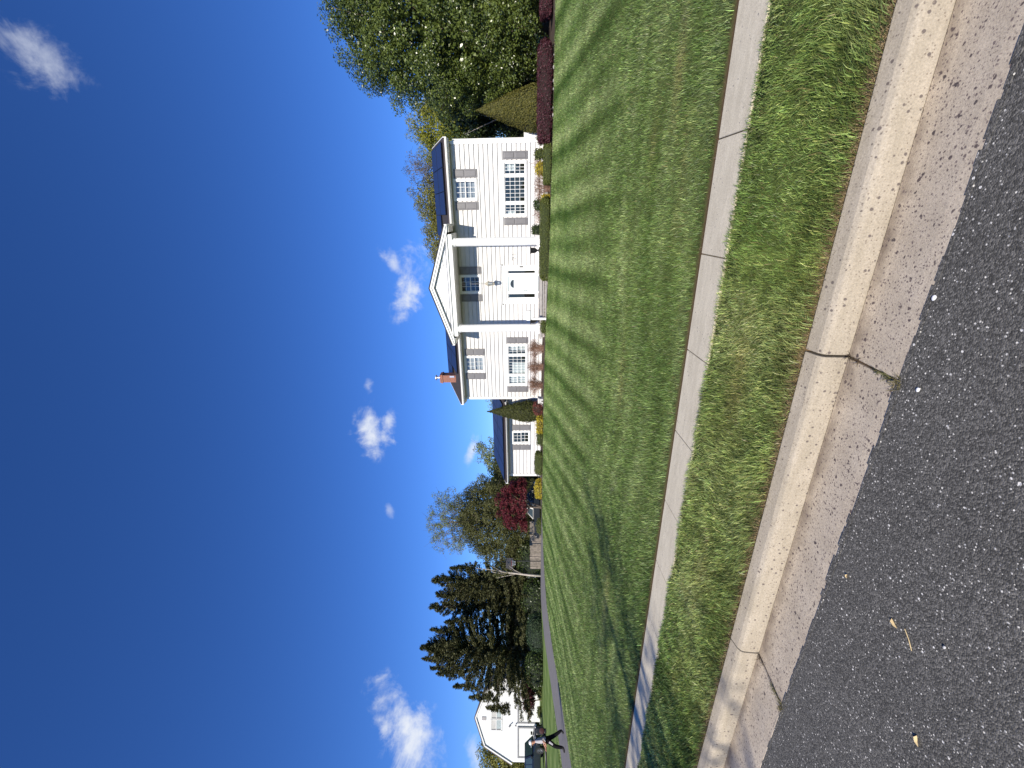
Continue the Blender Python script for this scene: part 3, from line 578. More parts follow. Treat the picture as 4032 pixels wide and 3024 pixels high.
# little boxed eave returns
MB().prismx([(EV+.1, 6.17), (FY-.02, 6.17), (FY-.02, 6.10), (FY-.10, 6.06)], -12.14, -12.02).build('eave_return', m_white, H)
sl_len = math.hypot(RIDGE-EV, RZ-roofz(EV)); ua = Vector((0, RIDGE-EV, RZ-roofz(EV))).normalized(); un = Vector((0, -ua.z, ua.y))
PANEL = {}
def solar(root, x, s0, w, l, y0, z0, ua, un):
    k = (round(w, 2), round(l, 2), round(ua.z, 3))
    if k not in PANEL:
        mb = MB()
        def q(a, b, c): return tuple(Vector((1, 0, 0))*a + ua*b + un*c)
        mb.hexa([q(0, 0, .06), q(w, 0, .06), q(w, l, .06), q(0, l, .06), q(0, 0, .10), q(w, 0, .10), q(w, l, .10), q(0, l, .10)])
        me = bpy.data.meshes.new('solar_panel'); me.from_pydata(mb.v, [], mb.f); me.materials.append(m_solar); PANEL[k] = me
        mf = MB(); t = .025
        for a, b, c, d_ in ((0, w, -.0, t), (0, w, l-t, l), (0, t, t, l-t), (w-t, w, t, l-t)): mf.hexa([q(a, c, .055), q(b, c, .055), q(b, d_, .055), q(a, d_, .055), q(a, c, .104), q(b, c, .104), q(b, d_, .104), q(a, d_, .104)])
        me2 = bpy.data.meshes.new('panel_frame'); me2.from_pydata(mf.v, [], mf.f); me2.materials.append(m_solarframe); PANEL[k, 1] = me2
    loc = Vector((x, y0, z0))+ua*s0-ORG[root.name]
    link('solar_panel', PANEL[k], None, root, loc); link('panel_frame', PANEL[k, 1], None, root, loc)
z0r = roofz(EV)
for row, (s0, l) in enumerate(((.25, 1.95), (2.23, 1.95))):
    x = 3.82-1.26
    while x > -.2+ (.0 if row == 0 else -1.4): solar(roof, x, s0, 1.24, l, EV, z0r, ua, un); x -= 1.26
    x = -8.75 if row == 0 else -7.6
    while x > -11.9:
        if not (row == 0 and x < -10.1) and not(row == 1 and x < -11.6): solar(roof, x, s0, 1.24, l, EV, z0r, ua, un)
        x -= 1.26
MB().prismx([(EV-.03, z0r-.10), (EV+.12, z0r-.05), (EV+.12, z0r+.05), (EV-.03, z0r+.0)], -12.1, -7.3).build('drip_edge', m_trimdark, H)
MB().prismx([(EV-.03, z0r-.10), (EV+.12, z0r-.05), (EV+.12, z0r+.05), (EV-.03, z0r+.0)], -.5, 3.9).build('drip_edge', m_trimdark, H)
# chimney
chm = MB().box(-11.12, -10.58, 27.65, 28.25, 6.75, 8.0).build('chimney', m_brick, roof, bevel=.01)
MB().box(-11.17, -10.53, 27.60, 28.30, 7.86, 7.98).box(-11.14, -10.56, 27.63, 28.27, 7.99, 8.08).build('chimney_crown', m_brick, roof, bevel=.01)
MB().lathe([(.09, 0), (.085, .22), (.085, .25), (.20, .28), (.20, .34), (.06, .38)], (-10.85, 27.95, 8.08), 12).build('chimney_flue', m_galv, roof, smooth=False)
MB().box(-10.72, -10.60, 27.60, 27.645, 7.02, 7.35).build('chimney_flashing', m_galv, roof)

# portico ------------------------------------------------------------
PX, PY = -3.92, 24.62; HB = 3.37; CY = 24.95
for cx in (-1.42, -6.45):
    prof = [(.30, 0), (.30, .10), (.27, .13), (.26, .18), (.235, .22), (.235, 2.2), (.228, 4.55), (.225, 4.78), (.245, 4.80), (.245, 4.83), (.26, 4.90), (.275, 4.94), (.275, 4.97)]
    c_ = MB().lathe([(r_, z_) for r_, z_ in prof], (cx, CY, 1.09), 36, .045).build('column', m_white, H)
    MB().box(cx-.31, cx+.31, CY-.31, CY+.31, 1.085, 1.16).build('column_plinth', m_white, c_)
en = MB().box(-6.88, -.98, 24.68, 25.22, 6.06, 6.34).box(-6.9, -6.5, 25.22, FY-.06, 6.06, 6.34).box(-1.36, -.96, 25.22, FY-.06, 6.06, 6.34).build('entablature', m_white, H, bevel=.008)
MB().box(-6.5, -1.36, 25.22, FY-.06, 6.10, 6.14).build('portico_ceiling', m_soffit, H)
MB().box(-7.15, -.69, 24.60, 24.70, 6.32, 6.40).build('pediment_ledge', m_white, H)
AZ = 7.52; SL = (AZ-6.42)/HB
MB().prism([(PX-HB+.12, 6.40), (PX+HB-.12, 6.40), (PX, AZ-.09)], 24.80, 24.86).build('pediment', m_white, H)
# sunburst boards in the pediment
ctr = (PX, 6.47); NR = 22; bnd = []
for i in range(NR+1):
    a = PI*i/NR; dx, dz = math.cos(a), math.sin(a)
    # distance to the rake line z = 7.33 - SL*|x-PX|
    r_ = (7.30-ctr[1])/(dz+SL*abs(dx)) if dz > 1e-6 else (7.30-ctr[1])/SL
    bnd.append((ctr[0]+dx*r_, ctr[1]+dz*r_))
for i in range(NR):
    p, q = bnd[i], bnd[i+1]; e = .012
    def sh(a, b, t): return (a[0]+(b[0]-a[0])*t, a[1]+(b[1]-a[1])*t)
    p2, q2 = sh(p, q, .11), sh(p, q, .89); i0, i1 = sh(ctr, p2, .07), sh(ctr, q2, .07)
    MB().prism([i0, p2, q2, i1], 24.735, 24.80).build('sunburst_board', m_white, H)
MB().prism([(PX+.26*math.cos(a), 6.47+.2*math.sin(a)) for a in np.linspace(0, PI, 9)], 24.74, 24.79).build('sunburst_hub', m_white, H)
for sg in (-1, 1):
    e = PX+sg*(HB+.03)
    MB().prism([(PX, AZ-.23), (PX, AZ), (e, 6.42), (e, 6.27), (PX+sg*(HB-.30), 6.29)][::sg], 24.56, 24.66).build('rake_board', m_white, H)
    MB().prism([(PX, AZ-.10), (PX, AZ-.0), (e, 6.42), (e, 6.32)][::sg], 24.50, 24.56).build('rake_board', m_white, H)
    zz = lambda x_: AZ+.03-SL*abs(x_-PX)
    MB().prism([(PX, AZ+.005), (PX, AZ+.06), (e+sg*.03, 6.42+.04), (e+sg*.03, 6.42-.01)][::sg], 24.47, 29.2).build('portico_roof', m_roof, H)
    MB().box(*sorted((PX+sg*(HB-.31), e)), 24.66, FY-.55, 6.20, 6.28).build('portico_soffit', m_soffit, H)
    MB().box(*sorted((e-sg*.02, e+sg*.08)), 24.50, EV+.1, 6.27, 6.41).build('portico_gutter', m_white, H)
# porch floor and steps
MB().box(-7.05, -.85, 24.52, FY-.06, .95, 1.08).build('porch_floor', m_bluestone, H, bevel=.01)
MB().box(-6.95, -.95, 24.58, FY-.06, .45, .95).build('porch_base', m_stone, H)
MB().box(-6.4, -2.2, 24.14, 24.58, .52, .86).build('step_riser', m_stone, H); MB().box(-6.46, -2.15, 24.08, 24.515, .86, .91).build('step_tread', m_bluestone, H, bevel=.008)
MB().box(-6.4, -2.2, 23.74, 24.13, .5, .735).build('step_riser', m_stone, H); MB().box(-6.46, -2.15, 23.70, 24.075, .735, .78).build('step_tread', m_bluestone, H, bevel=.008)

# garage wing ---------------------------------------------------------
WY = 26.95
GW = thing('garage_wing', (-15.3, 26.95, .7), 'low white sided garage wing with one window and solar roof', 'garage')
wop = [(-15.64, -14.79, 1.72, 2.86)]
w_ = wall_mesh(-18.55, -12.06, .45, 3.5, WY+.03, WY+.14, wop); w_.box(-18.55, -18.41, WY+.14, 33.6, .45, 3.5).box(-18.41, -12.2, 33.46, 33.6, .45, 3.5).build('wall', m_siding, GW)
MB().box(-18.41, -12.1, 30.1, 30.2, .5, 3.4).build('room', m_dark, GW)
siding(GW, -18.37, -12.08, .72, 3.24, WY+.03, [(wop[0][0]-.105, wop[0][1]+.105, wop[0][2]-.12, wop[0][3]+.105)], Z0-CO*2)
MB().box(-18.57, -18.37, WY-.066, WY, .72, 3.24).build('corner_board', m_white, GW, bevel=.006)
MB().box(-18.59, -12.06, WY-.02, WY+.1, .4, .73).build('foundation', m_grey, GW)
dh_window(GW, *wop[0], WY); shutter(GW, -16.26, -15.83, 1.61, 2.96, WY); shutter(GW, -14.60, -14.17, 1.61, 2.96, WY)
eave(GW, -18.72, -12.06, 26.33, WY+.02, 3.27); gutterrun(GW, -18.72, -12.06, 26.23, 3.29)
wz0 = 3.45; WR = 30.1; WZ = 4.52
rw = MB().prismx([(26.2, wz0-.12), (WR, WZ-.12), (33.8, 3.4-.12), (33.8, 3.4), (WR, WZ), (26.2, wz0)], -18.72, -12.06).build('roof', m_roof, GW)
MB().prismx([(WY, 3.501), (WR, WZ-.125), (33.6, 3.41)], -18.54, -18.42).build('gable_wall', m_siding, GW)
MB().prismx([(26.18, wz0-.17), (WR, WZ-.17), (WR, WZ+.01), (26.18, wz0+.01)], -18.76, -18.72).build('rake_board', m_white, GW)
MB().prismx([(26.17, wz0-.09), (26.32, wz0-.04), (26.32, wz0+.05), (26.17, wz0)], -18.68, -12.1).build('drip_edge', m_trimdark, GW)
ub = Vector((0, WR-26.2, WZ-wz0)).normalized(); ubn = Vector((0, -ub.z, ub.y))
for s0 in (.2, 2.05):
    for k in range(5): solar(rw, -18.6+k*1.27, s0, 1.25, 1.83, 26.2, wz0, ub, ubn)

# ---------------------------------------------------------------- things at the porch
t = thing('porch_lantern', (-3.93, 26.0, 6.1), 'brass and glass lantern hanging above the front door', 'lantern')
MB().tube([(-3.93, 26.0, 6.10), (-3.93, 26.0, 4.40)], .008, 5).build('chain', m_brass, t)
MB().lathe([(.02, 0), (.09, -.05), (.10, -.13), (.17, -.17), (.17, -.19)][::-1], (-3.93, 26.0, 4.40), 8).build('lantern_roof', m_brass, t)
cg = MB()
for a in range(6): cg.tube([(-3.93+.15*math.cos(a*PI/3), 26+.15*math.sin(a*PI/3), 4.21), (-3.93+.10*math.cos(a*PI/3), 26+.10*math.sin(a*PI/3), 3.90)], .012, 4)
cg.build('cage', m_brass, t); MB().lathe([(.13, 0), (.09, -.28)][::-1], (-3.93, 26, 4.20), 6).build('lantern_glass', m_glass, t); MB().lathe([(.05, -.08), (.11, 0), (.11, .03)], (-3.93, 26, 3.88), 8).build('lantern_base', m_brass, t)
t = thing('mailbox', (-5.57, 23.62, gz(-5.57, 23.62)), 'white mailbox on a white post before the porch steps', 'mailbox')
MB().box(-5.64, -5.52, 23.56, 23.68, .5, 1.55).add([(-5.64, 23.56, 1.55), (-5.52, 23.56, 1.55), (-5.52, 23.68, 1.55), (-5.64, 23.68, 1.55), (-5.58, 23.62, 1.63)], [(0, 1, 4), (1, 2, 4), (2, 3, 4), (3, 0, 4)]).build('post', m_white, t)
MB().box(-5.63, -5.14, 23.565, 23.675, 1.60, 1.65).build('arm', m_white, t)
MB().prismx([(23.50, 1.66), (23.74, 1.66), (23.74, 1.80), (23.71, 1.86), (23.66, 1.90), (23.58, 1.90), (23.53, 1.86), (23.50, 1.80)], -5.66, -5.12).build('box_body', m_white, t)
MB().box(-5.19, -5.17, 23.47, 23.495, 1.78, 1.98).build('flag', m_palegrey, t)
for ux, lb in ((-5.98, 'black urn planter on the porch beside the mailbox'), (-1.92, 'black urn planter on the porch beside the right column')):
    t = thing('urn', (ux, 24.8, 1.08), lb, 'urn', 'urns flanking the porch')
    MB().lathe([(.14, 0), (.14, .05), (.05, .10), (.045, .16), (.12, .24), (.16, .38), (.15, .48), (.21, .55), (.20, .57)], (ux, 24.8, 1.08), 16).build('bowl', m_black, t, smooth=True)
t = thing('utility_box', (-11.1, 24.3, gz(-11.1, 24.3)), 'pale grey box with sloping lid by the left house corner', 'box')
b_ = MB().box(-11.38, -10.86, 24.1, 24.5, gz(-11.1, 24.3), 1.06).build('body', m_palegrey, t, bevel=.02); MB().prismx([(24.07, 1.06), (24.53, 1.06), (24.45, 1.17), (24.15, 1.17)], -11.41, -10.83).build('lid', m_palegrey, t, bevel=.01)
MB().box(-11.34, -11.24, 24.09, 24.1, .98, 1.05).build('vent', m_black, t); MB().box(-11.05, -10.98, 24.09, 24.1, .85, .95).build('latch', m_black, t)

# ---------------------------------------------------------------- plants
def unit(a): return a/np.maximum(np.linalg.norm(a, axis=-1, keepdims=True), 1e-9)
def leaf_mesh(name, P, Nn, size, asp=.55, dirs=None, jitter=.8):
    """one rhombic leaf per point, facing roughly along Nn"""
    n = len(P); Nn = unit(Nn + RNG.normal(0, jitter, (n, 3))); d = dirs if dirs is not None else RNG.normal(0, 1, (n, 3))
    d = unit(d - (d*Nn).sum(1, keepdims=True)*Nn); s = np.cross(Nn, d); L = (size*RNG.uniform(.6, 1.35, n))[:, None] if np.ndim(size) == 0 else (size*RNG.uniform(.7, 1.3, n))[:, None]
    V = np.stack([P-d*L*.5, P+s*L*asp*.5-d*L*.05, P+d*L*.5, P-s*L*asp*.5-d*L*.05], 1).reshape(-1, 3)
    return fast_mesh(name, V, np.arange(4*n), np.arange(n)*4)
def ell_pts(n, c, r, lo=.55, hi=1., zmin=-9, lump=.12, seed=1):
    d = unit(RNG.normal(0, 1, (n, 3))); q = RNG.uniform(lo**3, hi**3, n)**(1/3)
    k = 1 + lump*2*(vnoise(np.arctan2(d[:, 1], d[:, 0])*2, d[:, 2]*2.5, 1.3, seed)-.5)
    p = d*(q*k)[:, None]; p = p[p[:, 2] > zmin]; return np.array(c) + p*np.array(r)
def cluster(cl, per, sig, center):
    C = np.repeat(cl, per, 0); d = unit(RNG.normal(0, 1, C.shape)); o = d*RNG.uniform(.35, 1.05, (len(C), 1))**.6*np.array(sig)*1.35; P = C+o; return P, unit(o)*.7 + unit(C-np.array(center))*.6 + np.array([0, 0, .45])
def off(P, o): return P - np.array(ORG[o.name])
def limbs(root, base, top, r0, targets, mat, n=7, wob=.15, split=.35):
    b = Vector(base); t = Vector(top); tr = MB(); pts = []; K = 7
    for i in range(K): 
        f = i/(K-1); pts.append(b.lerp(t, f) + Vector((random.uniform(-1, 1), random.uniform(-1, 1), 0))*wob*f)
    rad = [r0*(1.35 if i == 0 else 1-.8*i/(K-1)) for i in range(K)]
    tr.tube(pts, rad, n); tr.build('trunk', mat, root, smooth=True)
    if targets is None: return
    for q in targets:
        f = random.uniform(split, .9); i = f*(K-1); j = min(int(i), K-2); p = pts[j].lerp(pts[j+1], i-j); q = Vector(q)
        mid = p.lerp(q, .5) + Vector((random.uniform(-.2, .2), random.uniform(-.2, .2), random.uniform(-.1, .3)))*(q-p).length*.3
        rr = r0*(1-.8*f)*.5+.012; MB().tube([p, p.lerp(mid, .5), mid, q], [rr, rr*.8, rr*.55, rr*.2], 5).build('limb', mat, root, smooth=True)
def tree(name, label, base, top, r0, center, radii, ncl, per, leaf, mat, sig=.4, bark=None, lo=.5, zmin=-1.2, nlimb=10, asp=.6, lump=.15, group=None, cat='tree', seed=1, extra=None, split=.35, core=0, twigs=0):
    t = thing(name, (base[0], base[1], base[2]), label, cat, group)
    cl = ell_pts(ncl, center, radii, lo, 1., zmin, lump, seed)
    if extra is not None: cl = np.concatenate([cl, extra])
    limbs(t, base, top, r0, [tuple(cl[i]) for i in RNG.choice(len(cl), min(nlimb, len(cl)), False)], bark or m_bark, split=split)
    P, Nn = cluster(cl, per, sig, center)
    if core:
        Pi = ell_pts(core, center, tuple(q*.86 for q in radii), .0, 1., zmin, lump, seed); P = np.concatenate([P, Pi]); Nn = np.concatenate([Nn, RNG.normal(0, 1, Pi.shape)])
        leaf = np.concatenate([np.full(len(P)-len(Pi), leaf), np.full(len(Pi), leaf*1.9)])
    if twigs:
        tw = MB()
        for i in RNG.integers(0, len(cl), twigs):
            a_ = Vector(cl[i]); c_ = Vector(center)
            for q in range(3):
                e_ = a_+Vector(RNG.normal(0, 1, 3))*(sig if np.ndim(sig) == 0 else sig[0])*1.6; tw.tube([a_.lerp(c_, .25), a_, e_], [.022, .016, .006], 3, False)
        tag(tw.build('twigs', bark or m_bark, t), kind='stuff')
    link('crown', leaf_mesh('crown', off(P, t), Nn, leaf, asp), mat, t); return t
L_mag = leaf_mat('magnolia_leaf', (.034, .056, .009), (.150, .190, .040), .33, .15, .6, .6)
L_yg = leaf_mat('spring_leaf', (.15, .165, .018), (.36, .36, .05), .5, .3, .3)
L_olive = leaf_mat('olive_leaf', (.10, .105, .022), (.30, .285, .07), .55, .25, .3)
L_grey = leaf_mat('grey_bud', (.10, .09, .06), (.2, .18, .12), .7, .2, .2)
L_brown = leaf_mat('bronze_leaf', (.040, .047, .014), (.130, .132, .042), .55, .2, .3, .7)
L_pale = leaf_mat('pale_leaf', (.15, .19, .06), (.27, .31, .13), .5, .35, .3)
L_maple = leaf_mat('maple_leaf', (.045, .008, .011), (.185, .032, .040), .5, .25, .3, .5)
L_purple = leaf_mat('barberry_leaf', (.028, .008, .012), (.115, .035, .045), .5, .15, .3, .4, (.13, .065, .04))
L_con = leaf_mat('conifer_needle', (.034, .039, .016), (.112, .113, .047), .6, .1, .25, .7)
L_arb = leaf_mat('arborvitae_scale', (.050, .056, .010), (.15, .135, .028), .6, .12, .25, .5, (.17, .10, .03))
L_arb2 = leaf_mat('dark_arborvitae', (.028, .036, .009), (.085, .092, .022), .6, .12, .25, .5)
L_hedge = leaf_mat('yew_leaf', (.045, .062, .012), (.145, .165, .04), .5, .15, .3, .5)
L_box = leaf_mat('box_leaf', (.018, .035, .009), (.07, .10, .025), .4, .12, .4)
L_gold = leaf_mat('golden_leaf', (.25, .20, .015), (.62, .50, .05), .5, .3, .3)
L_azal = leaf_mat('azalea_leaf', (.06, .03, .02), (.24, .06, .05), .5, .2, .3, .5, (.6, .06, .09))
L_jun = leaf_mat('juniper_needle', (.016, .030, .012), (.050, .085, .035), .6, .1, .25)
core_mats = {}
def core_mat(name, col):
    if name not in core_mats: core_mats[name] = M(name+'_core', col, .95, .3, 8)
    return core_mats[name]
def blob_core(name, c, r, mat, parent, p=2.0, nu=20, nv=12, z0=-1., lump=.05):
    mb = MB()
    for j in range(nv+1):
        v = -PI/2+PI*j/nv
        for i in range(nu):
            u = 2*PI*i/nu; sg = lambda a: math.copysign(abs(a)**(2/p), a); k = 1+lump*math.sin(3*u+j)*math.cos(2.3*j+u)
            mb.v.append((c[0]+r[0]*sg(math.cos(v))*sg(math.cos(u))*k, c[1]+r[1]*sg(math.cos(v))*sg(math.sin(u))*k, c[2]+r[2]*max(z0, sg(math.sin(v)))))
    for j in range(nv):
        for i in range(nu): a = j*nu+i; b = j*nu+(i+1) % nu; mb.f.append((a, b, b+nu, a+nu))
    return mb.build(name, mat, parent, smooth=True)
def superell(n, c, r, p, thick=.06):
    """points just inside the skin of a rounded box"""
    d = RNG.uniform(-1, 1, (n*3, 3)); q = (np.abs(d)**p).sum(1)**(1/p); d = d[(q > .25)]; q = q[q > .25]; d = (d/q[:, None])[:n]
    nn = unit(np.sign(d)*np.abs(d)**(p-1)/np.array(r)); k = 1+.07*(vnoise(d[:, 0]*r[0]*3, d[:, 2]*3+d[:, 1]*3, 1., 6)-.5)*2
    return np.array(c)+d*np.array(r)*k[:, None]-nn*RNG.uniform(-.02, thick, len(d))[:, None], nn
def hedge(name, label, x0, x1, y0, y1, z0, z1, mat, ccol, n, leaf=.06, p=5., cat='hedge', group=None, jit=.7, asp=.55):
    c = ((x0+x1)/2, (y0+y1)/2, (z0+z1)/2); r = ((x1-x0)/2, (y1-y0)/2, (z1-z0)/2); t = thing(name, (c[0], c[1], z0), label, cat, group)
    blob_core('inner_twigs', c, tuple(q*.93 for q in r), core_mat(mat.name, ccol), t, p)  # solid core, no twigs; dark colour paints the shade inside the hedge
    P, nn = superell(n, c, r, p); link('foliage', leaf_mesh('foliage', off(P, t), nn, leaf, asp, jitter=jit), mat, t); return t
def shrub(name, label, c, r, mat, ccol, n, leaf, cat='shrub', group=None, p=2.2, asp=.6, jit=.9):
    t = thing(name, (c[0], c[1], c[2]-r[2]), label, cat, group)
    blob_core('inner_twigs', c, tuple(q*.84 for q in r), core_mat(mat.name, ccol), t, p)  # solid core coloured dark as the shade behind the leaves
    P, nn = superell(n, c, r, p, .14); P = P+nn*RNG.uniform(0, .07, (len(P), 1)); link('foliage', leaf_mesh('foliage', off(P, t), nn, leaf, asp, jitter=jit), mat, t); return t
def cone_bush(name, label, base, h, prof, mat, ccol, n, leaf, cat='shrub', stretch=1.6):
    """prof: list of (height fraction, radius)"""
    t = thing(name, base, label, cat); fz = np.array([q[0] for q in prof]); fr = np.array([q[1] for q in prof])
    mb = MB().lathe([(max(.01, r_*.9), f*h*.985) for f, r_ in prof], base, 20).build('inner_twigs', core_mat(mat.name, ccol), t, smooth=True)  # solid core, its dark colour standing in for inner shade
    z = RNG.random(n*3); k = RNG.random(n*3)*fr.max() < np.interp(z, fz, fr)+.03; z = z[k][:n]; m_ = len(z); a = RNG.uniform(0, 2*PI, m_); r_ = np.interp(z, fz, fr)*(1+.05*(vnoise(a*3, z*9, 1.5, 4)-.5)*2)+RNG.uniform(-.09, .015, m_)
    P = np.stack([base[0]+r_*np.cos(a), base[1]+r_*np.sin(a), base[2]+z*h], 1); nn = np.stack([np.cos(a), np.sin(a), np.full(m_, .35)], 1); dirs = np.stack([np.cos(a)*.4, np.sin(a)*.4, np.full(m_, 1.)], 1)+RNG.normal(0, .35, (m_, 3))
    link('foliage', leaf_mesh('foliage', off(P, t), nn, leaf, .5, dirs, .6), mat, t); return t
# right of the house
tree('magnolia_tree', 'large dense glossy leaved tree right of the house', (9.6, 29.0, .55), (9.6, 29.0, 10.5), .28, (10.1, 28.6, 6.2), (4.6, 4.2, 6.65), 720, 205, .112, L_mag, (.40, .40, .34), core=22000, lo=.72, zmin=-.78, lump=.055, nlimb=14, seed=3, extra=np.array([[6.2, 27.5, 3.0], [6.0, 27.8, 3.8], [6.6, 26.8, 2.7], [7.3, 26.2, 2.6], [5.9, 28, 5.0], [8.2, 25.8, 2.5], [9.3, 25.5, 2.4]]))
tree('backdrop_tree', 'dark tree filling the gap between magnolia and golden green tree', (9.2, 37, .55), (9.2, 37, 7), .2, (9.0, 37, 4.8), (4.2, 2.5, 4.6), 170, 130, .20, L_box, .5, core=7000, lo=.3, zmin=-.95, seed=4)
tree('backdrop_tree', 'shaded tree far right behind the magnolia trunk', (14.5, 36, .55), (14.5, 36, 8), .2, (14.5, 36, 5), (5.5, 3, 5.0), 160, 110, .25, L_box, .5, core=5000, lo=.3, zmin=-.95, seed=5)
tree('spring_tree', 'yellow green tree just right of the house roof', (8.4, 46, .55), (8.3, 46, 10), .25, (7.7, 46, 8.6), (3.4, 2.6, 4.3), 260, 170, .13, L_yg, .42, core=3000, lo=.5, zmin=-.9, nlimb=16, seed=6)
tree('spring_tree', 'grey green thin budding tree behind the roof right end', (5.2, 52, .55), (5.2, 52, 12), .2, (4.9, 52, 11.0), (2.8, 2, 4.2), 130, 55, .13, L_grey, .4, twigs=150, lo=.2, zmin=-.9, nlimb=40, seed=7)
tree('spring_tree', 'olive green tree behind the middle of the right roof', (1.3, 52, .55), (1.3, 52, 11), .25, (1.5, 52, 10.2), (4.0, 2.5, 4.6), 260, 150, .14, L_olive, .42, core=3500, twigs=60, lo=.35, zmin=-.9, nlimb=26, seed=8)
tree('spring_tree', 'broad olive tree behind the portico peak', (-3.4, 52, .55), (-3.4, 52, 10), .25, (-2.9, 52, 9.4), (4.2, 2.5, 4.6), 270, 160, .14, L_olive, .40, core=2500, lo=.4, zmin=-.9, nlimb=22, seed=9)
shrub('undergrowth_shrub', 'dark undergrowth between house corner and clipped cone', (6.4, 33.5, 1.7), (2.6, 1.0, 1.9), L_box, (.010, .016, .007), 3500, .15)
t = thing('bare_sapling', (6.6, 38, .55), 'bare pale trunk leaning between house corner and clipped cone', 'tree')
MB().tube([(6.9, 34.5, .55), (6.7, 34.5, 2.8), (6.0, 34.5, 4.6), (5.4, 34.5, 6.2)], [.05, .045, .035, .012], 6).build('trunk', m_birch, t, smooth=True); MB().tube([(6.35, 34.5, 3.8), (6.6, 34.5, 5.2), (6.5, 34.5, 6.0)], [.02, .015, .006], 5).build('limb', m_birch, t)
cone_bush('clipped_arborvitae', 'golden green clipped cone evergreen right of the house', (5.25, 26.4, .55), 4.0, [(0, .9), (.08, 1.12), (.25, 1.12), (.5, .80), (.75, .42), (.92, .16), (1, .03)], L_arb, (.05, .05, .012), 11000, .085)
hedge('barberry_hedge', 'long dark purple clipped hedge before the clipped cone', 3.25, 7.35, 23.35, 24.5, .60, 1.30, L_purple, (.02, .008, .008), 12000, .065, 6)
hedge('barberry_hedge', 'dark purple hedge at far right under the big tree', 8.5, 10.6, 24.2, 25.2, .60, 1.20, L_purple, (.02, .008, .008), 6000, .065, 5)
hedge('clipped_hedge', 'short green clipped hedge next to the purple hedge', 1.42, 3.25, 23.55, 24.3, .58, .99, L_hedge, (.03, .04, .01), 6000, .055, 7)
hedge('clipped_hedge', 'long green clipped hedge before the right column', -3.42, .72, 23.5, 24.3, .62, 1.13, L_hedge, (.03, .04, .01), 12000, .055, 7)
m_edging = M('edging_stone', (.30, .28, .25), .9, .2, 20)
for k in range(6):
    sx = 4.2+k*.52+random.uniform(-.22, .22); r_ = random.uniform(.03, .065)
    o = blob_core('edging_stone', (sx, 23.22, gz(sx, 23.2)+.03), (r_*1.4, r_, r_*.7), m_edging, None, 2.5, 8, 5, lump=.12)
    tag(o, 'small grey edging stone at the foot of the purple hedge', 'stone', 'edging stones along the purple hedge')
# shrubs against the house
shrub('ball_shrub', 'small dark green ball shrub beside the right column', (-.84, 25.2, 1.22), (.27, .27, .35), L_box, (.012, .02, .006), 1400, .07)
shrub('leafy_shrub', 'dark leafy shrub behind the long hedge under the big window', (.46, 25.1, 1.05), (.32, .3, .40), L_box, (.012, .02, .006), 1500, .08)
shrub('golden_shrub', 'golden yellow shrub behind the short hedge', (2.2, 25.0, 1.0), (.36, .3, .36), L_gold, (.10, .08, .015), 1100, .08)
shrub('golden_shrub', 'yellow shrub peeping out at the right end of long hedge', (.72, 24.25, .80), (.24, .25, .26), L_gold, (.10, .08, .015), 700, .08)
shrub('leafy_shrub', 'green shrub below the right grey shutter', (2.92, 25.0, 1.08), (.26, .26, .34), L_hedge, (.03, .04, .01), 1000, .08)
shrub('leafy_shrub', 'ragged dark shrub at the house right corner', (3.6, 24.8, .98), (.26, .26, .32), L_box, (.012, .02, .006), 700, .08)
shrub('ball_shrub', 'low round shrub at the foot of the left column', (-6.1, 23.75, .86), (.40, .3, .19), L_hedge, (.03, .04, .01), 1500, .06)
def barberry(label, c, w, h, n, seedling, leafy=500):
    t = thing('twiggy_shrub', c, label, 'shrub', 'twiggy shrubs along the house wall'); mb = MB(); tips = []
    for i in range(n):
        a = random.uniform(0, 2*PI); sp = random.random()**.7; q = Vector((math.cos(a)*w*.62*sp, math.sin(a)*.38*sp, h*random.uniform(.65, 1.05)*(1-.35*sp)))
        b = Vector((random.uniform(-.16, .16)*w, random.uniform(-.1, .1), 0)); c0 = Vector(c); p1 = b.lerp(q, .5)+Vector((0, 0, h*.14))
        pts = [c0+b, c0+p1, c0+q]; mb.tube(pts, [.008, .006, .003], 3, False); tips += [pts[1].lerp(pts[2], random.random()) for _ in range(2)]
        for _ in range(4):
            s_ = pts[1].lerp(pts[2], random.random()*.8); mb.tube([s_, s_+Vector((random.uniform(-.22, .22), random.uniform(-.12, .12), random.uniform(.03, .24)))], [.004, .002], 3, False)
    tag(mb.build('twigs', m_twig, t), kind='stuff')
    P = np.array([tuple(p) for p in tips]); P = P[RNG.integers(0, len(P), leafy)]+RNG.normal(0, .05, (leafy, 3)); 
    q = int(leafy*.9); P2 = np.array(c)+np.stack([RNG.normal(0, w*.18, q), RNG.normal(0, .15, q), np.abs(RNG.normal(0, h*.26, q))], 1); P = np.concatenate([P, P2])
    link('foliage', leaf_mesh('foliage', off(P, t), RNG.normal(0, 1, P.shape), .05, .6), L_bron, t)
L_bron = leaf_mat('bronze_bud', (.06, .035, .018), (.19, .10, .055), .6, .2, .3, .5, (.16, .15, .05))
barberry('twiggy reddish shrub under the left window, nearest the portico', (-7.75, 24.8, gz(-7.75, 24.8)), 1.35, 1.1, 130, 1)
barberry('twiggy reddish shrub under the middle of the left window', (-8.95, 24.8, gz(-8.95, 24.8)), 1.25, 1.1, 120, 2)
barberry('twiggy reddish shrub under the left window, nearest the house corner', (-10.2, 24.8, gz(-10.2, 24.8)), 1.4, 1.1, 135, 3)
barberry('twiggy shrub between the two clipped hedges under the big window', (1.3, 24.7, gz(1.3, 24.7)), 1.3, 1.05, 75, 4, 350)
barberry('thin bare twigs behind the long clipped hedge', (-.1, 25.2, gz(0, 25)), 1.2, 1.05, 40, 5, 120)
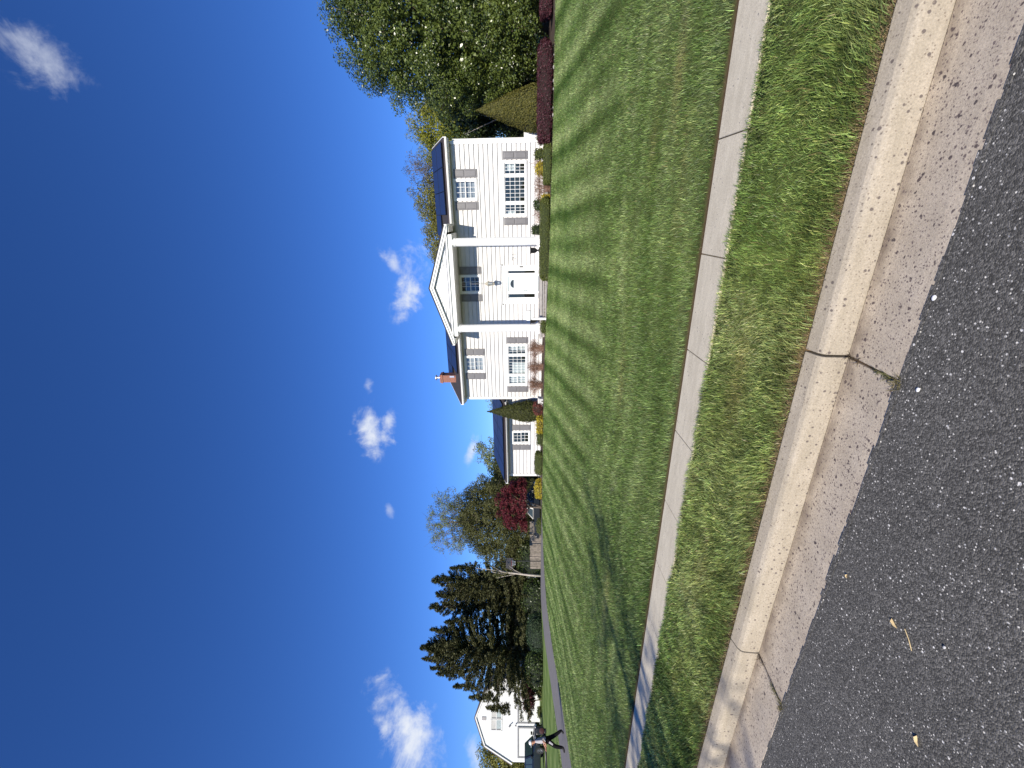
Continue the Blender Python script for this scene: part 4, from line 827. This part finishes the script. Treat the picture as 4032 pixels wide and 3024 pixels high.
barberry('thin bare twigs behind the short clipped hedge', (2.5, 25.5, gz(2.5, 25)), 1.2, 1.15, 40, 6, 120)
# before the garage wing
cone_bush('columnar_arborvitae', 'tall dark columnar evergreen at the joint of house and garage', (-12.62, 25.95, .83), 3.78, [(0, .44), (.1, .64), (.25, .75), (.45, .62), (.65, .42), (.85, .18), (.95, .07), (1, .02)], L_arb2, (.02, .024, .008), 8000, .10)
shrub('azalea', 'red flowering azalea beside the pale grey box', (-11.55, 24.2, 1.15), (.45, .35, .34), L_azal, (.03, .02, .015), 1600, .07)
shrub('golden_shrub', 'yellow shrub in front of the columnar evergreen', (-12.62, 24.0, 1.0), (.60, .35, .27), L_gold, (.10, .08, .015), 1700, .08, p=3)
shrub('ball_shrub', 'green clipped shrub below the garage window', (-13.6, 24.0, 1.0), (.52, .35, .26), L_hedge, (.03, .04, .01), 1700, .06, p=3)
hedge('clipped_hedge', 'round ended green hedge left of the garage window', -16.5, -14.75, 23.8, 24.5, .78, 1.36, L_hedge, (.03, .04, .01), 4200, .06, 3.5)
shrub('golden_shrub', 'bright yellow and green round shrub at the garage left corner', (-18.2, 24.8, .98), (.74, .5, .36), L_gold, (.10, .08, .015), 2400, .08, p=2.5)
shrub('low_shrub', 'low bright green shrub at the lawn edge before the dark car', (-21.3, 24.5, .92), (.62, .4, .28), L_hedge, (.03, .04, .01), 1500, .07)
# red maple, dome shaped
t = thing('red_maple', (-21.7, 27.0, gz(-21.7, 27)), 'dome shaped dark red maple left of the garage', 'tree')
cl = ell_pts(620, (-21.35, 27.0, 2.1), (2.15, 1.9, 2.3), .62, 1., -.12, .06, 2); cl = cl[cl[:, 2] > 1.95]
lx = np.array([[x_, 26.0+random.random()*2, 2.05+.25*random.random()] for x_ in np.linspace(-23.1, -19.8, 26)]); cl = np.concatenate([cl, lx])
limbs(t, (-21.6, 27, .5), (-21.5, 27, 2.9), .10, [tuple(q) for q in cl[::14]], m_bark, split=.3); MB().tube([(-21.6, 27, .6), (-21.2, 27, 1.5), (-20.6, 26.8, 2.4)], [.08, .06, .03], 6).build('limb', m_bark, t, smooth=True)
P, Nn = cluster(cl, 60, (.17, .17, .12), (-21.4, 27, 2)); link('crown', leaf_mesh('crown', off(P, t), Nn+np.array([0, 0, .3]), .12, .45), L_maple, t)
# trees left of the house
tree('bronze_tree', 'large bronze green broadleaf tree behind the red maple', (-29.6, 35.5, .4), (-29.5, 35.5, 7), .25, (-29.5, 35.3, 4.6), (5.3, 3.5, 4.9), 560, 150, .12, L_brown, (.34, .34, .36), core=9000, twigs=60, lo=.55, zmin=-.85, lump=.16, nlimb=18, seed=12)
tree('pale_tree', 'thin pale green spring tree rising above the bronze tree', (-41.5, 48, .5), (-41.0, 48, 13), .22, (-41.2, 48, 13.2), (5.8, 3, 3.4), 190, 38, .17, L_pale, .36, twigs=190, lo=.25, zmin=-.95, nlimb=45, seed=13, split=.5)
tree('pale_tree', 'light green tree showing above the garage wing left end', (-25.2, 41, .5), (-25.2, 41, 6), .16, (-25.2, 41, 5.0), (2.0, 1.6, 3.1), 90, 60, .16, L_pale, .34, twigs=50, lo=.3, zmin=-.95, nlimb=20, seed=14)
tree('spring_tree', 'small green treetop peeping over the garage roof middle', (-18.6, 42, .5), (-18.6, 42, 5), .13, (-18.6, 42, 4.2), (1.7, 1.5, 2.1), 50, 60, .15, L_yg, .3, lo=.3, nlimb=10, seed=15)
tree('spring_tree', 'small green treetop above the garage beside the columnar evergreen', (-14.9, 40, .5), (-14.9, 40, 4.6), .13, (-14.9, 40, 4.0), (1.1, 1.2, 1.9), 44, 55, .13, L_pale, .26, lo=.3, nlimb=10, seed=16)
tree('backdrop_tree', 'dark green tree behind the white barn left side', (-72, 36, .5), (-72, 36, 6), .25, (-72.0, 36, 4.6), (4.6, 3, 4.4), 170, 110, .24, L_olive, .55, core=1500, lo=.45, zmin=-.95, seed=17)
tree('backdrop_tree', 'dark tree behind the parked car and picket fence', (-31, 43, .4), (-31, 43, 5), .2, (-31, 43, 3.2), (7, 2.5, 3.4), 200, 110, .24, L_box, .5, core=7000, lo=.3, zmin=-.95, seed=18)
def conifer(label, base, h, R, nb, mat=L_con, zlow=.12, tips=1., expo=.8, spray=.25, tops=()):
    t = thing('conifer', base, label, 'tree', 'dark conifers left of the bronze tree'); B = np.array(base)
    limbs(t, base, (base[0], base[1], base[2]+h*.97), .26, None, m_bark, wob=.05)
    Ps, Ds, Ns, br = [], [], [], []
    def grow(x0, y0, zb, hh, RR, n):
        for i in range(n):
            f = zlow+(1-zlow)*(i+random.random())/n if hh > 5 else ((i+random.random())/n)
            a = random.uniform(0, 2*PI); L = RR*((1-f)**expo)*random.uniform(.65, 1.08)+(.22 if hh > 5 else .06); z = zb+f*hh; up = .16+.55*f; dr = .42*(1-f)
            m_ = max(8, int(L*17)); s = np.sort(RNG.random(m_)**.75)*L; ca, sa = math.cos(a), math.sin(a)
            zc = z + s*up - dr*s*s/max(L, .5)*.9 + .22*np.clip(s/L-.75, 0, 1)*L*tips*.6
            c = np.stack([x0+s*ca, y0+s*sa, zc], 1); wd = (.05+.26*(1-s/L))*min(1.25, L*.5)
            for side in (-1.2, -.6, 0, .6, 1.2):
                o = np.stack([-sa*wd*side, ca*wd*side, -.10*abs(side)+RNG.normal(0, .05, m_)], 1)
                Ps.append(c+o+RNG.normal(0, .05, c.shape)); Ds.append(np.tile([ca-sa*side*.8, sa+ca*side*.8, up-.25+.5*f], (m_, 1))+RNG.normal(0, .25, (m_, 3))); Ns.append(np.tile([0, 0, 1.], (m_, 1)))
            if hh > 5 and i % 5 == 0: br.append([(x0, y0, z), tuple(c[len(c)//2]), tuple(c[-1])])
    grow(base[0], base[1], base[2], h, R, nb)
    for dx, dy, zb, hh, RR in tops: grow(base[0]+dx, base[1]+dy, base[2]+zb, hh, RR, 45)
    for b in br: MB().tube(b, [.05, .03, .01], 4).build('limb', m_bark, t)
    P = np.concatenate(Ps); link('crown', leaf_mesh('crown', off(P, t), np.concatenate(Ns), spray, .34, np.concatenate(Ds), .55), mat, t)
conifer('broad dark conifer towering beside the white barn', (-41.6, 29.6, .45), 11.9, 6.6, 330, expo=.85, tops=[(-1.1, -.5, 9.0, 3.3, .75), (1.5, .8, 8.6, 3.0, .7), (-2.3, -1.2, 7.6, 3.2, .75), (.7, -.6, 9.8, 2.6, .6), (-3.3, -1.8, 6.2, 2.9, .75), (-4.2, -2.3, 4.8, 2.6, .7), (-.3, .3, 10.4, 2.1, .5), (2.4, 1.0, 7.4, 2.6, .7), (-5.0, -2.8, 3.4, 2.2, .6), (-1.8, -1.0, 8.3, 3.2, .6)])
conifer('dark pointed conifer next to the bronze tree', (-36.6, 33.6, .4), 11.7, 4.4, 230, expo=1., tops=[(1.2, .5, 7.2, 2.6, .6), (-1.3, -.4, 7.0, 2.4, .6)])
conifer('dark conifer between the pointed and the broad conifer', (-39.2, 34.0, .4), 11.6, 4.4, 200, expo=1., tops=[(1.0, .3, 8, 2.4, .5)])
conifer('dark conifer rising behind the broad conifer', (-41.6, 34.4, .4), 12.6, 4.6, 200, expo=1., tops=[(1.2, .4, 8.6, 2.6, .6)])
shrub('juniper', 'dark green mounded juniper beside the driveway', (-31.9, 24.1, 1.05), (1.75, 1.0, .95), L_jun, (.010, .018, .008), 4200, .13, asp=.35)
for i, (cx, cy, rx, rz, lb) in enumerate(((-36.5, 31.2, 2.6, 1.3, 'dark undergrowth shrub beneath the pointed conifer'), (-41, 27.0, 2.4, 1.0, 'dark undergrowth shrub beneath the broad conifer'), (-45.6, 29.2, 2.4, 1.2, 'dark undergrowth shrub between broad conifer and barn'), (-33.2, 33.2, 2.2, 1.5, 'dark undergrowth shrub behind the birch trunk'))):
    shrub('undergrowth_shrub', lb, (cx, cy, gz(cx, cy)+rz*.8), (rx, 1.0, rz), L_box, (.010, .016, .007), 2600, .16, group='undergrowth below the conifers')
for i in range(5):
    cx = -47.2+i*1.25+random.uniform(-.2, .2); cy = 25.2+i*.9
    shrub('low_shrub', ['low green shrub before the barn nearest the car', 'low green shrub before the barn under the purple tree', 'low green shrub at the lawn edge right of the barn', 'low green shrub at the lawn edge below the broad conifer', 'low green shrub next to the juniper'][i], (cx, cy, gz(cx, cy)+.18), (.6, .4, .26), L_hedge, (.03, .04, .01), 700, .10, group='low shrubs along the far lawn edge')
# birch
t = thing('birch', (-28.2, 26.4, gz(-28.2, 26.4)), 'slim pale barked birch at the end of the driveway', 'tree'); bz = gz(-28.2, 26.4)
MB().tube([(-28.2, 26.4, bz-.1), (-28.12, 26.4, bz+1.1), (-28.0, 26.5, bz+2.6), (-27.75, 26.6, bz+4.4), (-27.6, 26.6, bz+5.6)], [.10, .085, .06, .03, .012], 8).build('trunk', m_birch, t, smooth=True)
for (z_, dx, dz) in ((1.3, .55, 1.5), (1.6, .9, 1.2), (2.3, -.5, 1.6), (2.6, .8, 1.6), (3.2, .45, 1.5), (1.9, .3, 2.0)): MB().tube([(-28.1, 26.45, bz+z_), (-28.1+dx*.5, 26.45, bz+z_+dz*.6), (-28.1+dx, 26.5, bz+z_+dz)], [.035, .025, .008], 5).build('limb', m_birch, t, smooth=True)
cl = ell_pts(26, (-27.9, 26.6, bz+4.4), (1.2, .8, 1.7), .3); P, Nn = cluster(cl, 22, .25, (-27.9, 26.6, bz+4)); link('crown', leaf_mesh('crown', off(P, t), Nn, .12, .6), L_brown, t)

# ---------------------------------------------------------------- neighbour's barn garage (gambrel gable towards us)
BN = thing('barn_garage', (-51.63, 28.70, .5), 'white gambrel roofed barn garage with two doors at the left', 'barn', rotz=PI/4, local=True)
out = [(-3.8, 0), (3.8, 0), (3.8, 3.3), (2.4, 6.05), (0, 7.1), (-2.4, 6.05), (-3.8, 3.3)]
MB().prism(out, .03, 9.0).build('wall', m_vinyl, BN)
z = 0.; sb = MB()
while z < 7.0:   # fine clapboards, a few pixels each
    def hw(q): return 3.8 if q < 3.3 else (3.8-1.4*(q-3.3)/2.75 if q < 6.05 else 2.4*(7.1-q)/1.05)
    a, b = hw(z), max(.02, hw(z+.16)); sb.hexa([(-a, -.022, z), (a, -.022, z), (a, .029, z), (-a, .029, z), (-b, -.004, z+.16), (b, -.004, z+.16), (b, .029, z+.16), (-b, .029, z+.16)]); z += .162
tag(sb.build('clapboards', m_vinyl, BN), kind='stuff')
rp = [(-4.0, 3.12), (-2.5, 6.12), (0, 7.22), (2.5, 6.12), (4.0, 3.12)]
for i in range(4):
    (xa, za), (xb, zb) = rp[i], rp[i+1]; l = math.hypot(xb-xa, zb-za); nx_, nz_ = -(zb-za)/l*.10, (xb-xa)/l*.10
    MB().prism([(xa, za), (xb, zb), (xb+nx_, zb+nz_), (xa+nx_, za+nz_)][::-1], -.10, 9.1).build('roof_slope', M('barn_shingle', (.11, .09, .085), .9, .2, 6) if i == 0 else bpy.data.materials['barn_shingle'], BN)
    MB().prism([(xa-nx_*1.2, za-nz_*1.2), (xb-nx_*1.2, zb-nz_*1.2), (xb, zb), (xa, za)][::-1], -.13, -.085).build('rake_board', m_white, BN)
for xa, xb in ((-1.12, -.12), (-.08, .90)):
    w = MB().box(xa-.06, xa+.05, -.07, 0, 4.22, 5.48).box(xb-.05, xb+.06, -.07, 0, 4.22, 5.48).box(xa, xb, -.07, 0, 4.22, 4.32).box(xa, xb, -.07, 0, 5.38, 5.48).box(xa, xb, -.065, 0, 4.82, 4.88).build('window', m_white, BN)
    for zz in (4.32, 4.88): MB().add([(xa+.05, -.035, zz), (xb-.05, -.035, zz), (xb-.05, -.035, zz+.5), (xa+.05, -.035, zz+.5)], [(0, 1, 2, 3)]).build('pane', M('grey_blind', (.40, .45, .45), .3) if zz < 4.5 else m_palegrey, w)
    MB().box(xa+.05, xa+.14, -.045, -.036, 4.32, 5.38).build('pane_shadow', m_grey, w)  # grey strip painting a shadow down one edge of the panes
MB().box(-.22, .08, -.07, 0, 6.0, 6.48).build('gable_vent', M('vent_grey', (.36, .34, .34), .7), BN)
for xa, xb in ((-3.3, -.86), (-.30, 2.14)):
    f = MB().box(xa-.14, xa, -.10, 0, 0, 2.36).box(xb, xb+.14, -.10, 0, 0, 2.36).box(xa-.14, xb+.14, -.10, 0, 2.36, 2.52).build('door_frame', m_grey, BN)
    dd_ = MB().box(xa, xb, -.05, -.026, .02, 2.36).build('garage_door', m_white, BN)
    for k in range(4): MB().box(xa+.01, xb-.01, -.07, -.05, .04+k*.585, .59+k*.585).build('door_section', m_white, dd_, bevel=.008)
MB().tube([(-.6, -.12, 2.75), (-.6, -.28, 2.75), (-.6, -.28, 2.6)], .06, 8).build('wall_light', m_grey, BN); MB().tube([(-.72, -.05, 3.45), (-.72, -.25, 3.42), (-.55, -.25, 3.2)], .05, 6).build('flood_light', m_grey, BN)
t = thing('purple_tree', (-45.4, 26.6, gz(-45.4, 26.6)), 'low spreading dark purple tree before the white barn', 'tree'); pz = gz(-45.4, 26.6)
cl = ell_pts(110, (-45.3, 27.0, pz+1.32), (1.75, 1.3, .68), .4, 1, -.9, .2); limbs(t, (-45.2, 26.8, pz-.1), (-45.3, 26.9, pz+1.1), .07, [tuple(q) for q in cl[::9]], m_bark, split=.5)
P, Nn = cluster(cl, 55, (.16, .16, .16), (-45.3, 27, pz+1)); link('crown', leaf_mesh('crown', off(P, t), Nn, .14, .5), L_purple, t)
# far grey house glimpsed below the conifers
t = thing('far_house', (-53, 43, .5), 'blue grey house wall glimpsed beneath the broad conifer', 'house', rotz=.5, local=True)
MB().box(-9, 9, 0, 6, 0, 2.6).build('wall', M('blue_grey_siding', (.20, .23, .27), .7, .06), t); MB().prism([(-9.4, 2.55), (9.4, 2.55), (8.6, 4.3), (-8.6, 4.3)], -.4, 6.4).build('roof', m_roof, t)
for xx in (-6, -2, 2, 6): MB().box(xx-.5, xx+.5, -.03, 0, 1.0, 2.1).build('window', m_dark, t)

# picket fence, hoop
fz = gz(-29.8, 31.1); FT = thing('picket_fence', (-29.8, 31.1, fz), 'weathered grey wooden picket fence behind the driveway', 'fence')
m_picket = M('weathered_wood', (.20, .17, .145), .9, .3, 6); a = Vector((-27.4, 32.1, 0)); b = Vector((-31.6, 30.4, 0)); n = 34; me0 = None
for k in range(n):
    p = a.lerp(b, (k+.5)/n); w = .055
    if me0 is None:
        q = MB().box(-w, w, -.01, .01, 0, 1.28).prism([(-w, 1.28), (w, 1.28), (0, 1.36)], -.01, .01); me0 = bpy.data.meshes.new('picket'); me0.from_pydata(q.v, [], q.f); me0.materials.append(m_picket)
    o = link('picket', me0, None, FT, Vector((p.x, p.y, fz-.1+random.uniform(-.03, .03)))-ORG[FT.name]); o.rotation_euler = (random.uniform(-.02, .02), random.uniform(-.015, .015), math.atan2((a-b).y, (a-b).x))
for k in range(5):
    p = a.lerp(b, k/4); MB().box(p.x-.05, p.x+.05, p.y+.03, p.y+.13, fz-.1, fz+1.3).build('post', m_black, FT)
for zz in (.25, .95): MB().tube([(a.x, a.y+.03, fz+zz), (b.x, b.y+.03, fz+zz)], .035, 4).build('rail', m_picket, FT)
hz = gz(-28.9, 28.4); t = thing('basketball_hoop', (-28.9, 28.6, hz), 'basketball hoop with dark backboard and red rim near the birch', 'basketball hoop')
MB().tube([(-29.1, 28.9, hz-.1), (-29.1, 28.9, hz+2.7), (-28.95, 28.5, hz+2.95)], .045, 6).build('pole', m_black, t)
bb = MB().box(-.45, .45, -.02, .02, -.32, .32).build('backboard', M('smoky_acrylic', (.06, .055, .055), .3), t, loc=Vector((-28.85, 28.35, hz+3.05))-ORG[t.name]); bb.data.transform(Matrix.Translation(ORG[t.name])); bb.rotation_euler = (0, 0, .75)
rim = [(-28.66+.23*math.cos(q)+.12, 28.1+.23*math.sin(q), hz+2.86) for q in np.linspace(0, 2*PI, 15)]; MB().tube(rim, .02, 5).build('rim', M('red_rim', (.45, .06, .04), .5), t)
net = MB()
for k in range(0, 14, 1): net.tube([rim[k], (-28.54+.13*math.cos(k*.45), 28.1+.13*math.sin(k*.45), hz+2.5)], .008, 3, False)
tag(net.build('net', m_white, t), kind='stuff')

# ---------------------------------------------------------------- vehicles
m_car = M('black_car_paint', (.008, .009, .011), .18, .1, spec=.7); m_tyre = M('tyre_rubber', (.015, .015, .015), .85); m_rim = M('alloy_rim', (.35, .35, .36), .35, .1, metal=.7); m_cglass = M('car_glass', (.03, .045, .042), .06, spec=.8)
m_wind = M('windscreen', (.04, .07, .06), .15, spec=.4); m_lamp = M('headlamp', (.75, .75, .75), .1); m_plate = M('number_plate', (.7, .68, .55), .5)
def vehicle(name, label, cat, loc, rotz, L, Wd, H_, suv):
    t = thing(name, loc, label, cat, rotz=rotz, local=True); hl = L/2; hw = Wd/2; bz = .98 if suv else .86
    side = [(-hl+.05, .42), (-hl, .62), (-hl+.03, bz-.05), (-hl+.15, bz), (hl*.28, bz+.03), (hl*.80, bz-.10), (hl-.06, bz-.24), (hl, .58), (hl-.08, .34), (hl*.2, .28), (-hl*.4, .28), (-hl+.2, .32)]
    MB().prism(side, -hw, hw).build('body', m_car, t, bevel=.07)
    b0, b1 = (-hl+.12, hl*.36), (-hl+(.32 if suv else .95), hl*.06); wi = hw-.06; wt_ = hw-.26
    base = [(b0[0], -wi, bz-.02), (b0[1], -wi, bz-.02), (b0[1], wi, bz-.02), (b0[0], wi, bz-.02)]; top = [(b1[0], -wt_, H_), (b1[1], -wt_, H_), (b1[1], wt_, H_), (b1[0], wt_, H_)]
    MB().hexa(base+top).build('cabin', m_car, t, bevel=.05)
    def quad_on(p00, p10, p11, p01, u0, u1, v0, v1, nm, mat, o):
        P = [Vector(p) for p in (p00, p10, p11, p01)]; f = lambda u, v: (P[0]*(1-u)+P[1]*u)*(1-v)+(P[3]*(1-u)+P[2]*u)*v
        nrm = (P[1]-P[0]).cross(P[3]-P[0]).normalized()*o; MB().add([f(u0, v0)+nrm, f(u1, v0)+nrm, f(u1, v1)+nrm, f(u0, v1)+nrm], [(0, 1, 2, 3)]).build(nm, mat, t)
    for sg, (i, j) in ((1, (0, 1)), (-1, (3, 2))):
        for u0, u1 in ((.06, .30), (.34, .62), (.66, .93)): quad_on(base[i], base[j], top[j], top[i], u0, u1, .12, .86, 'side_window', m_cglass, .008*sg)
    quad_on(base[1], base[2], top[2], top[1], .06, .94, .10, .90, 'windscreen', m_wind, .008); quad_on(base[3], base[0], top[0], top[3], .08, .92, .2, .88, 'rear_window', m_cglass, .008)
    wr = .37 if suv else .32
    for x_ in (-hl*.60, hl*.60):
        for sg in (-1, 1):
            w = MB().lathe([(wr*.62, -.11), (wr*.97, -.11), (wr, -.07), (wr, .07), (wr*.97, .11), (wr*.62, .11)], (x_, sg*(hw-.09), wr), 24, axis='y').build('wheel', m_tyre, t, smooth=False)
            rm = MB().lathe([(.05, -.02), (wr*.64, -.02), (wr*.64, .02), (.05, .02)], (x_, sg*(hw-.0), wr), 20, axis='y'); rm.build('rim', m_rim, w)
            for k in range(5):
                a_ = k*2*PI/5+.3; c_, s_ = math.cos(a_), math.sin(a_); MB().tube([(x_+c_*(wr*.34), sg*(hw+.022), wr+s_*wr*.34), (x_+c_*(wr*.56), sg*(hw+.022), wr+s_*wr*.56)], .03, 5).build('spoke_gap', m_black, w)
    for sg in (-1, 1):
        MB().box(hl-.16, hl-.02, sg*(hw-.36)-.16, sg*(hw-.36)+.16, bz-.36, bz-.20).build('headlight', m_lamp, t, bevel=.03); MB().box(-hl-.01, -hl+.1, sg*(hw-.22)-.12, sg*(hw-.22)+.12, bz-.3, bz-.08).build('tail_light', bpy.data.materials.get('red_lens') or M('red_lens', (.3, .01, .01), .2), t)
        MB().box(hl*.30, hl*.40, sg*(hw+.10)-.09, sg*(hw+.10)+.09, bz+.02, bz+.18).build('door_mirror', m_car, t, bevel=.03)
    MB().box(hl-.02, hl+.015, -.24, .24, .42, .54).build('number_plate', m_plate, t); MB().box(hl-.06, hl+.005, -.5, .5, .6, .72).build('grille', m_black, t)
    return t
vehicle('parked_suv', 'black boxy car parked before the white barn at the left edge', 'car', (-45.2, 22.45, gz(-45.2, 22.4)), .18, 4.5, 1.85, 1.72, True)
vehicle('parked_car', 'dark car half hidden under the red maple', 'car', (-24.4, 30.3, gz(-24.4, 30.3)), PI+.35, 4.6, 1.8, 1.48, False)

# ---------------------------------------------------------------- gardener with a backpack blower
def gardener():
    px, py = -24.45, 12.66; z0 = gz(px, py)+.024; hd = math.atan2(-.80, -.60)  # walking direction on the driveway
    t = thing('person', (px, py, z0), 'person in grey shirt, dark trousers and white cap walking along the driveway', 'person', rotz=hd, local=True)
    J = {'pelvis': (0, 0, .93, .15), 'belly': (.02, 0, 1.08, .145), 'chest': (.05, 0, 1.30, .165), 'neck': (.08, 0, 1.49, .06), 'head': (.12, 0, 1.60, .088), 'crown': (.13, 0, 1.71, .08)}
    E = [('pelvis', 'belly'), ('belly', 'chest'), ('chest', 'neck'), ('neck', 'head'), ('head', 'crown')]
    for s, nm, fx, ax in ((1, 'l', .34, -.12), (-1, 'r', -.36, .14)):
        J[nm+'hip'] = (0, s*.10, .88, .125); J[nm+'knee'] = (fx*.55+.05, s*.11, .50, .095); J[nm+'ank'] = (fx-(.06 if fx > 0 else .0), s*.11, .10 if fx > 0 else .14, .07); J[nm+'toe'] = (fx+.14, s*.12, .045, .042)
        J[nm+'sho'] = (.05, s*.20, 1.42, .07); J[nm+'elb'] = (ax*.3+.02, s*.29, 1.14, .05); J[nm+'wri'] = (ax+.22, s*.25, .98 if s > 0 else .95, .036); J[nm+'palm'] = (ax+.30, s*.24, .955, .034)
        E += [('pelvis', nm+'hip'), (nm+'hip', nm+'knee'), (nm+'knee', nm+'ank'), (nm+'ank', nm+'toe'), ('chest', nm+'sho'), (nm+'sho', nm+'elb'), (nm+'elb', nm+'wri'), (nm+'wri', nm+'palm')]
        for k in range(5):
            a = (k-2)*.018; q = nm+'f%d' % k; bx, by, bz_, _ = J[nm+'palm']
            if k == 4: J[q] = (bx+.02, by-s*.045, bz_+.02, .011)
            else: J[q] = (bx+.055+.006*(k % 2), by+a, bz_-.035, .010)
            E.append((nm+'palm', q))
    names = list(J); me = bpy.data.meshes.new('person_body'); me.from_pydata([J[k][:3] for k in names], [(names.index(a), names.index(b)) for a, b in E], [])
    ob = bpy.data.objects.new('body_source', me); COL.objects.link(ob); md = ob.modifiers.new('skin', 'SKIN'); md.use_smooth_shade = True; sv = me.skin_vertices[0].data
    for i, k in enumerate(names): sv[i].radius = (J[k][3], J[k][3]*(1.25 if k in ('chest', 'belly', 'pelvis') else 1)); sv[i].use_root = (k == 'pelvis')
    s2 = ob.modifiers.new('sub', 'SUBSURF'); s2.levels = 2; s2.render_levels = 2
    dg = bpy.context.evaluated_depsgraph_get(); m2 = bpy.data.meshes.new_from_object(ob.evaluated_get(dg)); bpy.data.objects.remove(ob)
    m2.materials.clear()
    for c in (M('grey_shirt', (.42, .40, .41), .85), M('black_trousers', (.010, .010, .011), .95, spec=.1), M('skin_tone', (.42, .20, .12), .55), M('dark_boot', (.012, .011, .010), .7)): m2.materials.append(c)
    for p in m2.polygons:
        c = p.center; i = 0
        if c.z < .97 and abs(c.y) < .2 and c.z > .14: i = 1
        if c.z <= .15: i = 3
        if c.z > 1.485 and abs(c.y) < .12: i = 2
        if (c.x > .14 and abs(c.y) > .17 and .8 < c.z < 1.16) or (abs(c.y) > .2 and .8 < c.z < 1.12): i = 2
        p.material_index = i; p.use_smooth = True
    body = link('body', m2, None, t)
    cap = MB().lathe([(.105, -.01), (.108, .02), (.095, .075), (.06, .11), (.01, .12)], (.125, 0, 1.69), 16).box(.2, .31, -.07, .07, 1.685, 1.70); cap.build('cap', m_white, t)
    for s in (-1, 1): MB().tube([(.208, s*.03, 1.625), (.216, s*.03, 1.625)], .010, 6).build('eye', m_black, t)
    MB().tube([(.20, 0, 1.62), (.235, 0, 1.59)], [.008, .016], 6).build('nose', bpy.data.materials['skin_tone'], t)
    for s in (-1, 1): MB().tube([(-.10, s*.11, 1.40), (.04, s*.12, 1.49), (.20, s*.11, 1.38), (.17, s*.12, 1.12), (-.05, s*.15, 1.05)], .022, 6).build('harness_strap', m_black, t)
    b = thing('leaf_blower', (px-.25*math.cos(hd), py-.25*math.sin(hd), z0), 'black backpack leaf blower with long tube worn by the person', 'leaf blower', rotz=hd, local=True)
    MB().box(-.26, .06, -.19, .19, 1.04, 1.44).build('engine_housing', m_black, b, bevel=.06); MB().lathe([(.04, -.06), (.12, -.05), (.12, .05), (.04, .06)], (-.12, .2, 1.16), 18, axis='y').build('fan_housing', M('dark_red_plastic', (.05, .012, .010), .5), b)
    MB().box(-.18, -.02, -.16, .16, .92, 1.03).build('fuel_tank', m_black, b, bevel=.03)
    MB().tube([(-.12, -.22, 1.10), (.02, -.30, 1.0), (.22, -.31, .97), (.45, -.31, .97), (.62, -.31, .965), (1.75, -.33, .93)], [.075, .07, .062, .06, .055, .06], 10).build('blower_tube', m_black, b, smooth=True)
    MB().tube([(.52, -.31, .97), (.50, -.24, 1.02)], .018, 6).build('control_grip', m_black, b)
gardener()

# ---------------------------------------------------------------- tree across the street whose shade falls on the left lawn and sidewalk
tree('street_tree', 'tall thinly leaved tree across the street casting shade on the left lawn', (-6.0, -10.5, .1), (-6.0, -10.5, 11), .22, (-6.3, -10.5, 9.0), (3.9, 2.2, 3.2), 62, 34, .13, L_yg, .36, twigs=70, lo=.25, zmin=-.9, nlimb=26, seed=21)

# ---------------------------------------------------------------- small things on the road
m_leafdry = M('dry_leaf', (.55, .42, .22), .8, .2, 30)
for (x_, y_, r_, lb) in ((-.412, 2.09, .014, 'white pebble on the asphalt against the gutter, nearest the right edge'), (-.86, 2.0, .012, 'white pebble on the asphalt near the gutter joint'), (-2.28, 1.02, .010, 'white pebble on the open asphalt at left'), (-1.95, 1.42, .009, 'small white pebble on the asphalt between the dry leaves')):
    o = blob_core('pebble', (x_, y_, .005), (r_*1.0, r_*.75, r_*.5), m_palegrey if r_ < .011 else m_white, None, 2.3, 9, 6, lump=.15); tag(o, lb, 'pebble', 'pebbles on the road')
for (x_, y_, a_, l_, lb) in ((-2.09, 1.655, 1.1, .05, 'curled yellow dry leaf on the asphalt'), (-2.53, 1.335, .5, .055, 'narrow yellow dry leaf on the asphalt near the left corner'), (-2.12, 2.0, .2, .03, 'tiny yellow dry leaf by the gutter edge')):
    mb = MB(); c_, s_ = math.cos(a_), math.sin(a_); W3 = l_*.22
    pts = [(-.5, 0, .003), (-.2, -1, .012), (.25, -.9, .010), (.5, 0, .004), (.25, .9, .014), (-.2, 1, .010), (0, 0, .003)]
    mb.add([(x_+p[0]*l_*c_-p[1]*W3*s_, y_+p[0]*l_*s_+p[1]*W3*c_, p[2]) for p in pts], [(0, 1, 6), (1, 2, 6), (2, 3, 6), (3, 4, 6), (4, 5, 6), (5, 0, 6)])
    tag(mb.build('dry_leaf', m_leafdry), lb, 'leaf', 'dry leaves on the road')
tag(MB().tube([(-2.06, 1.60, .004), (-2.09, 1.56, .006), (-2.13, 1.53, .004)], .0022, 4).build('straw_stem', m_leafdry), 'thin straw stem lying on the asphalt beside the curled leaf', 'straw')
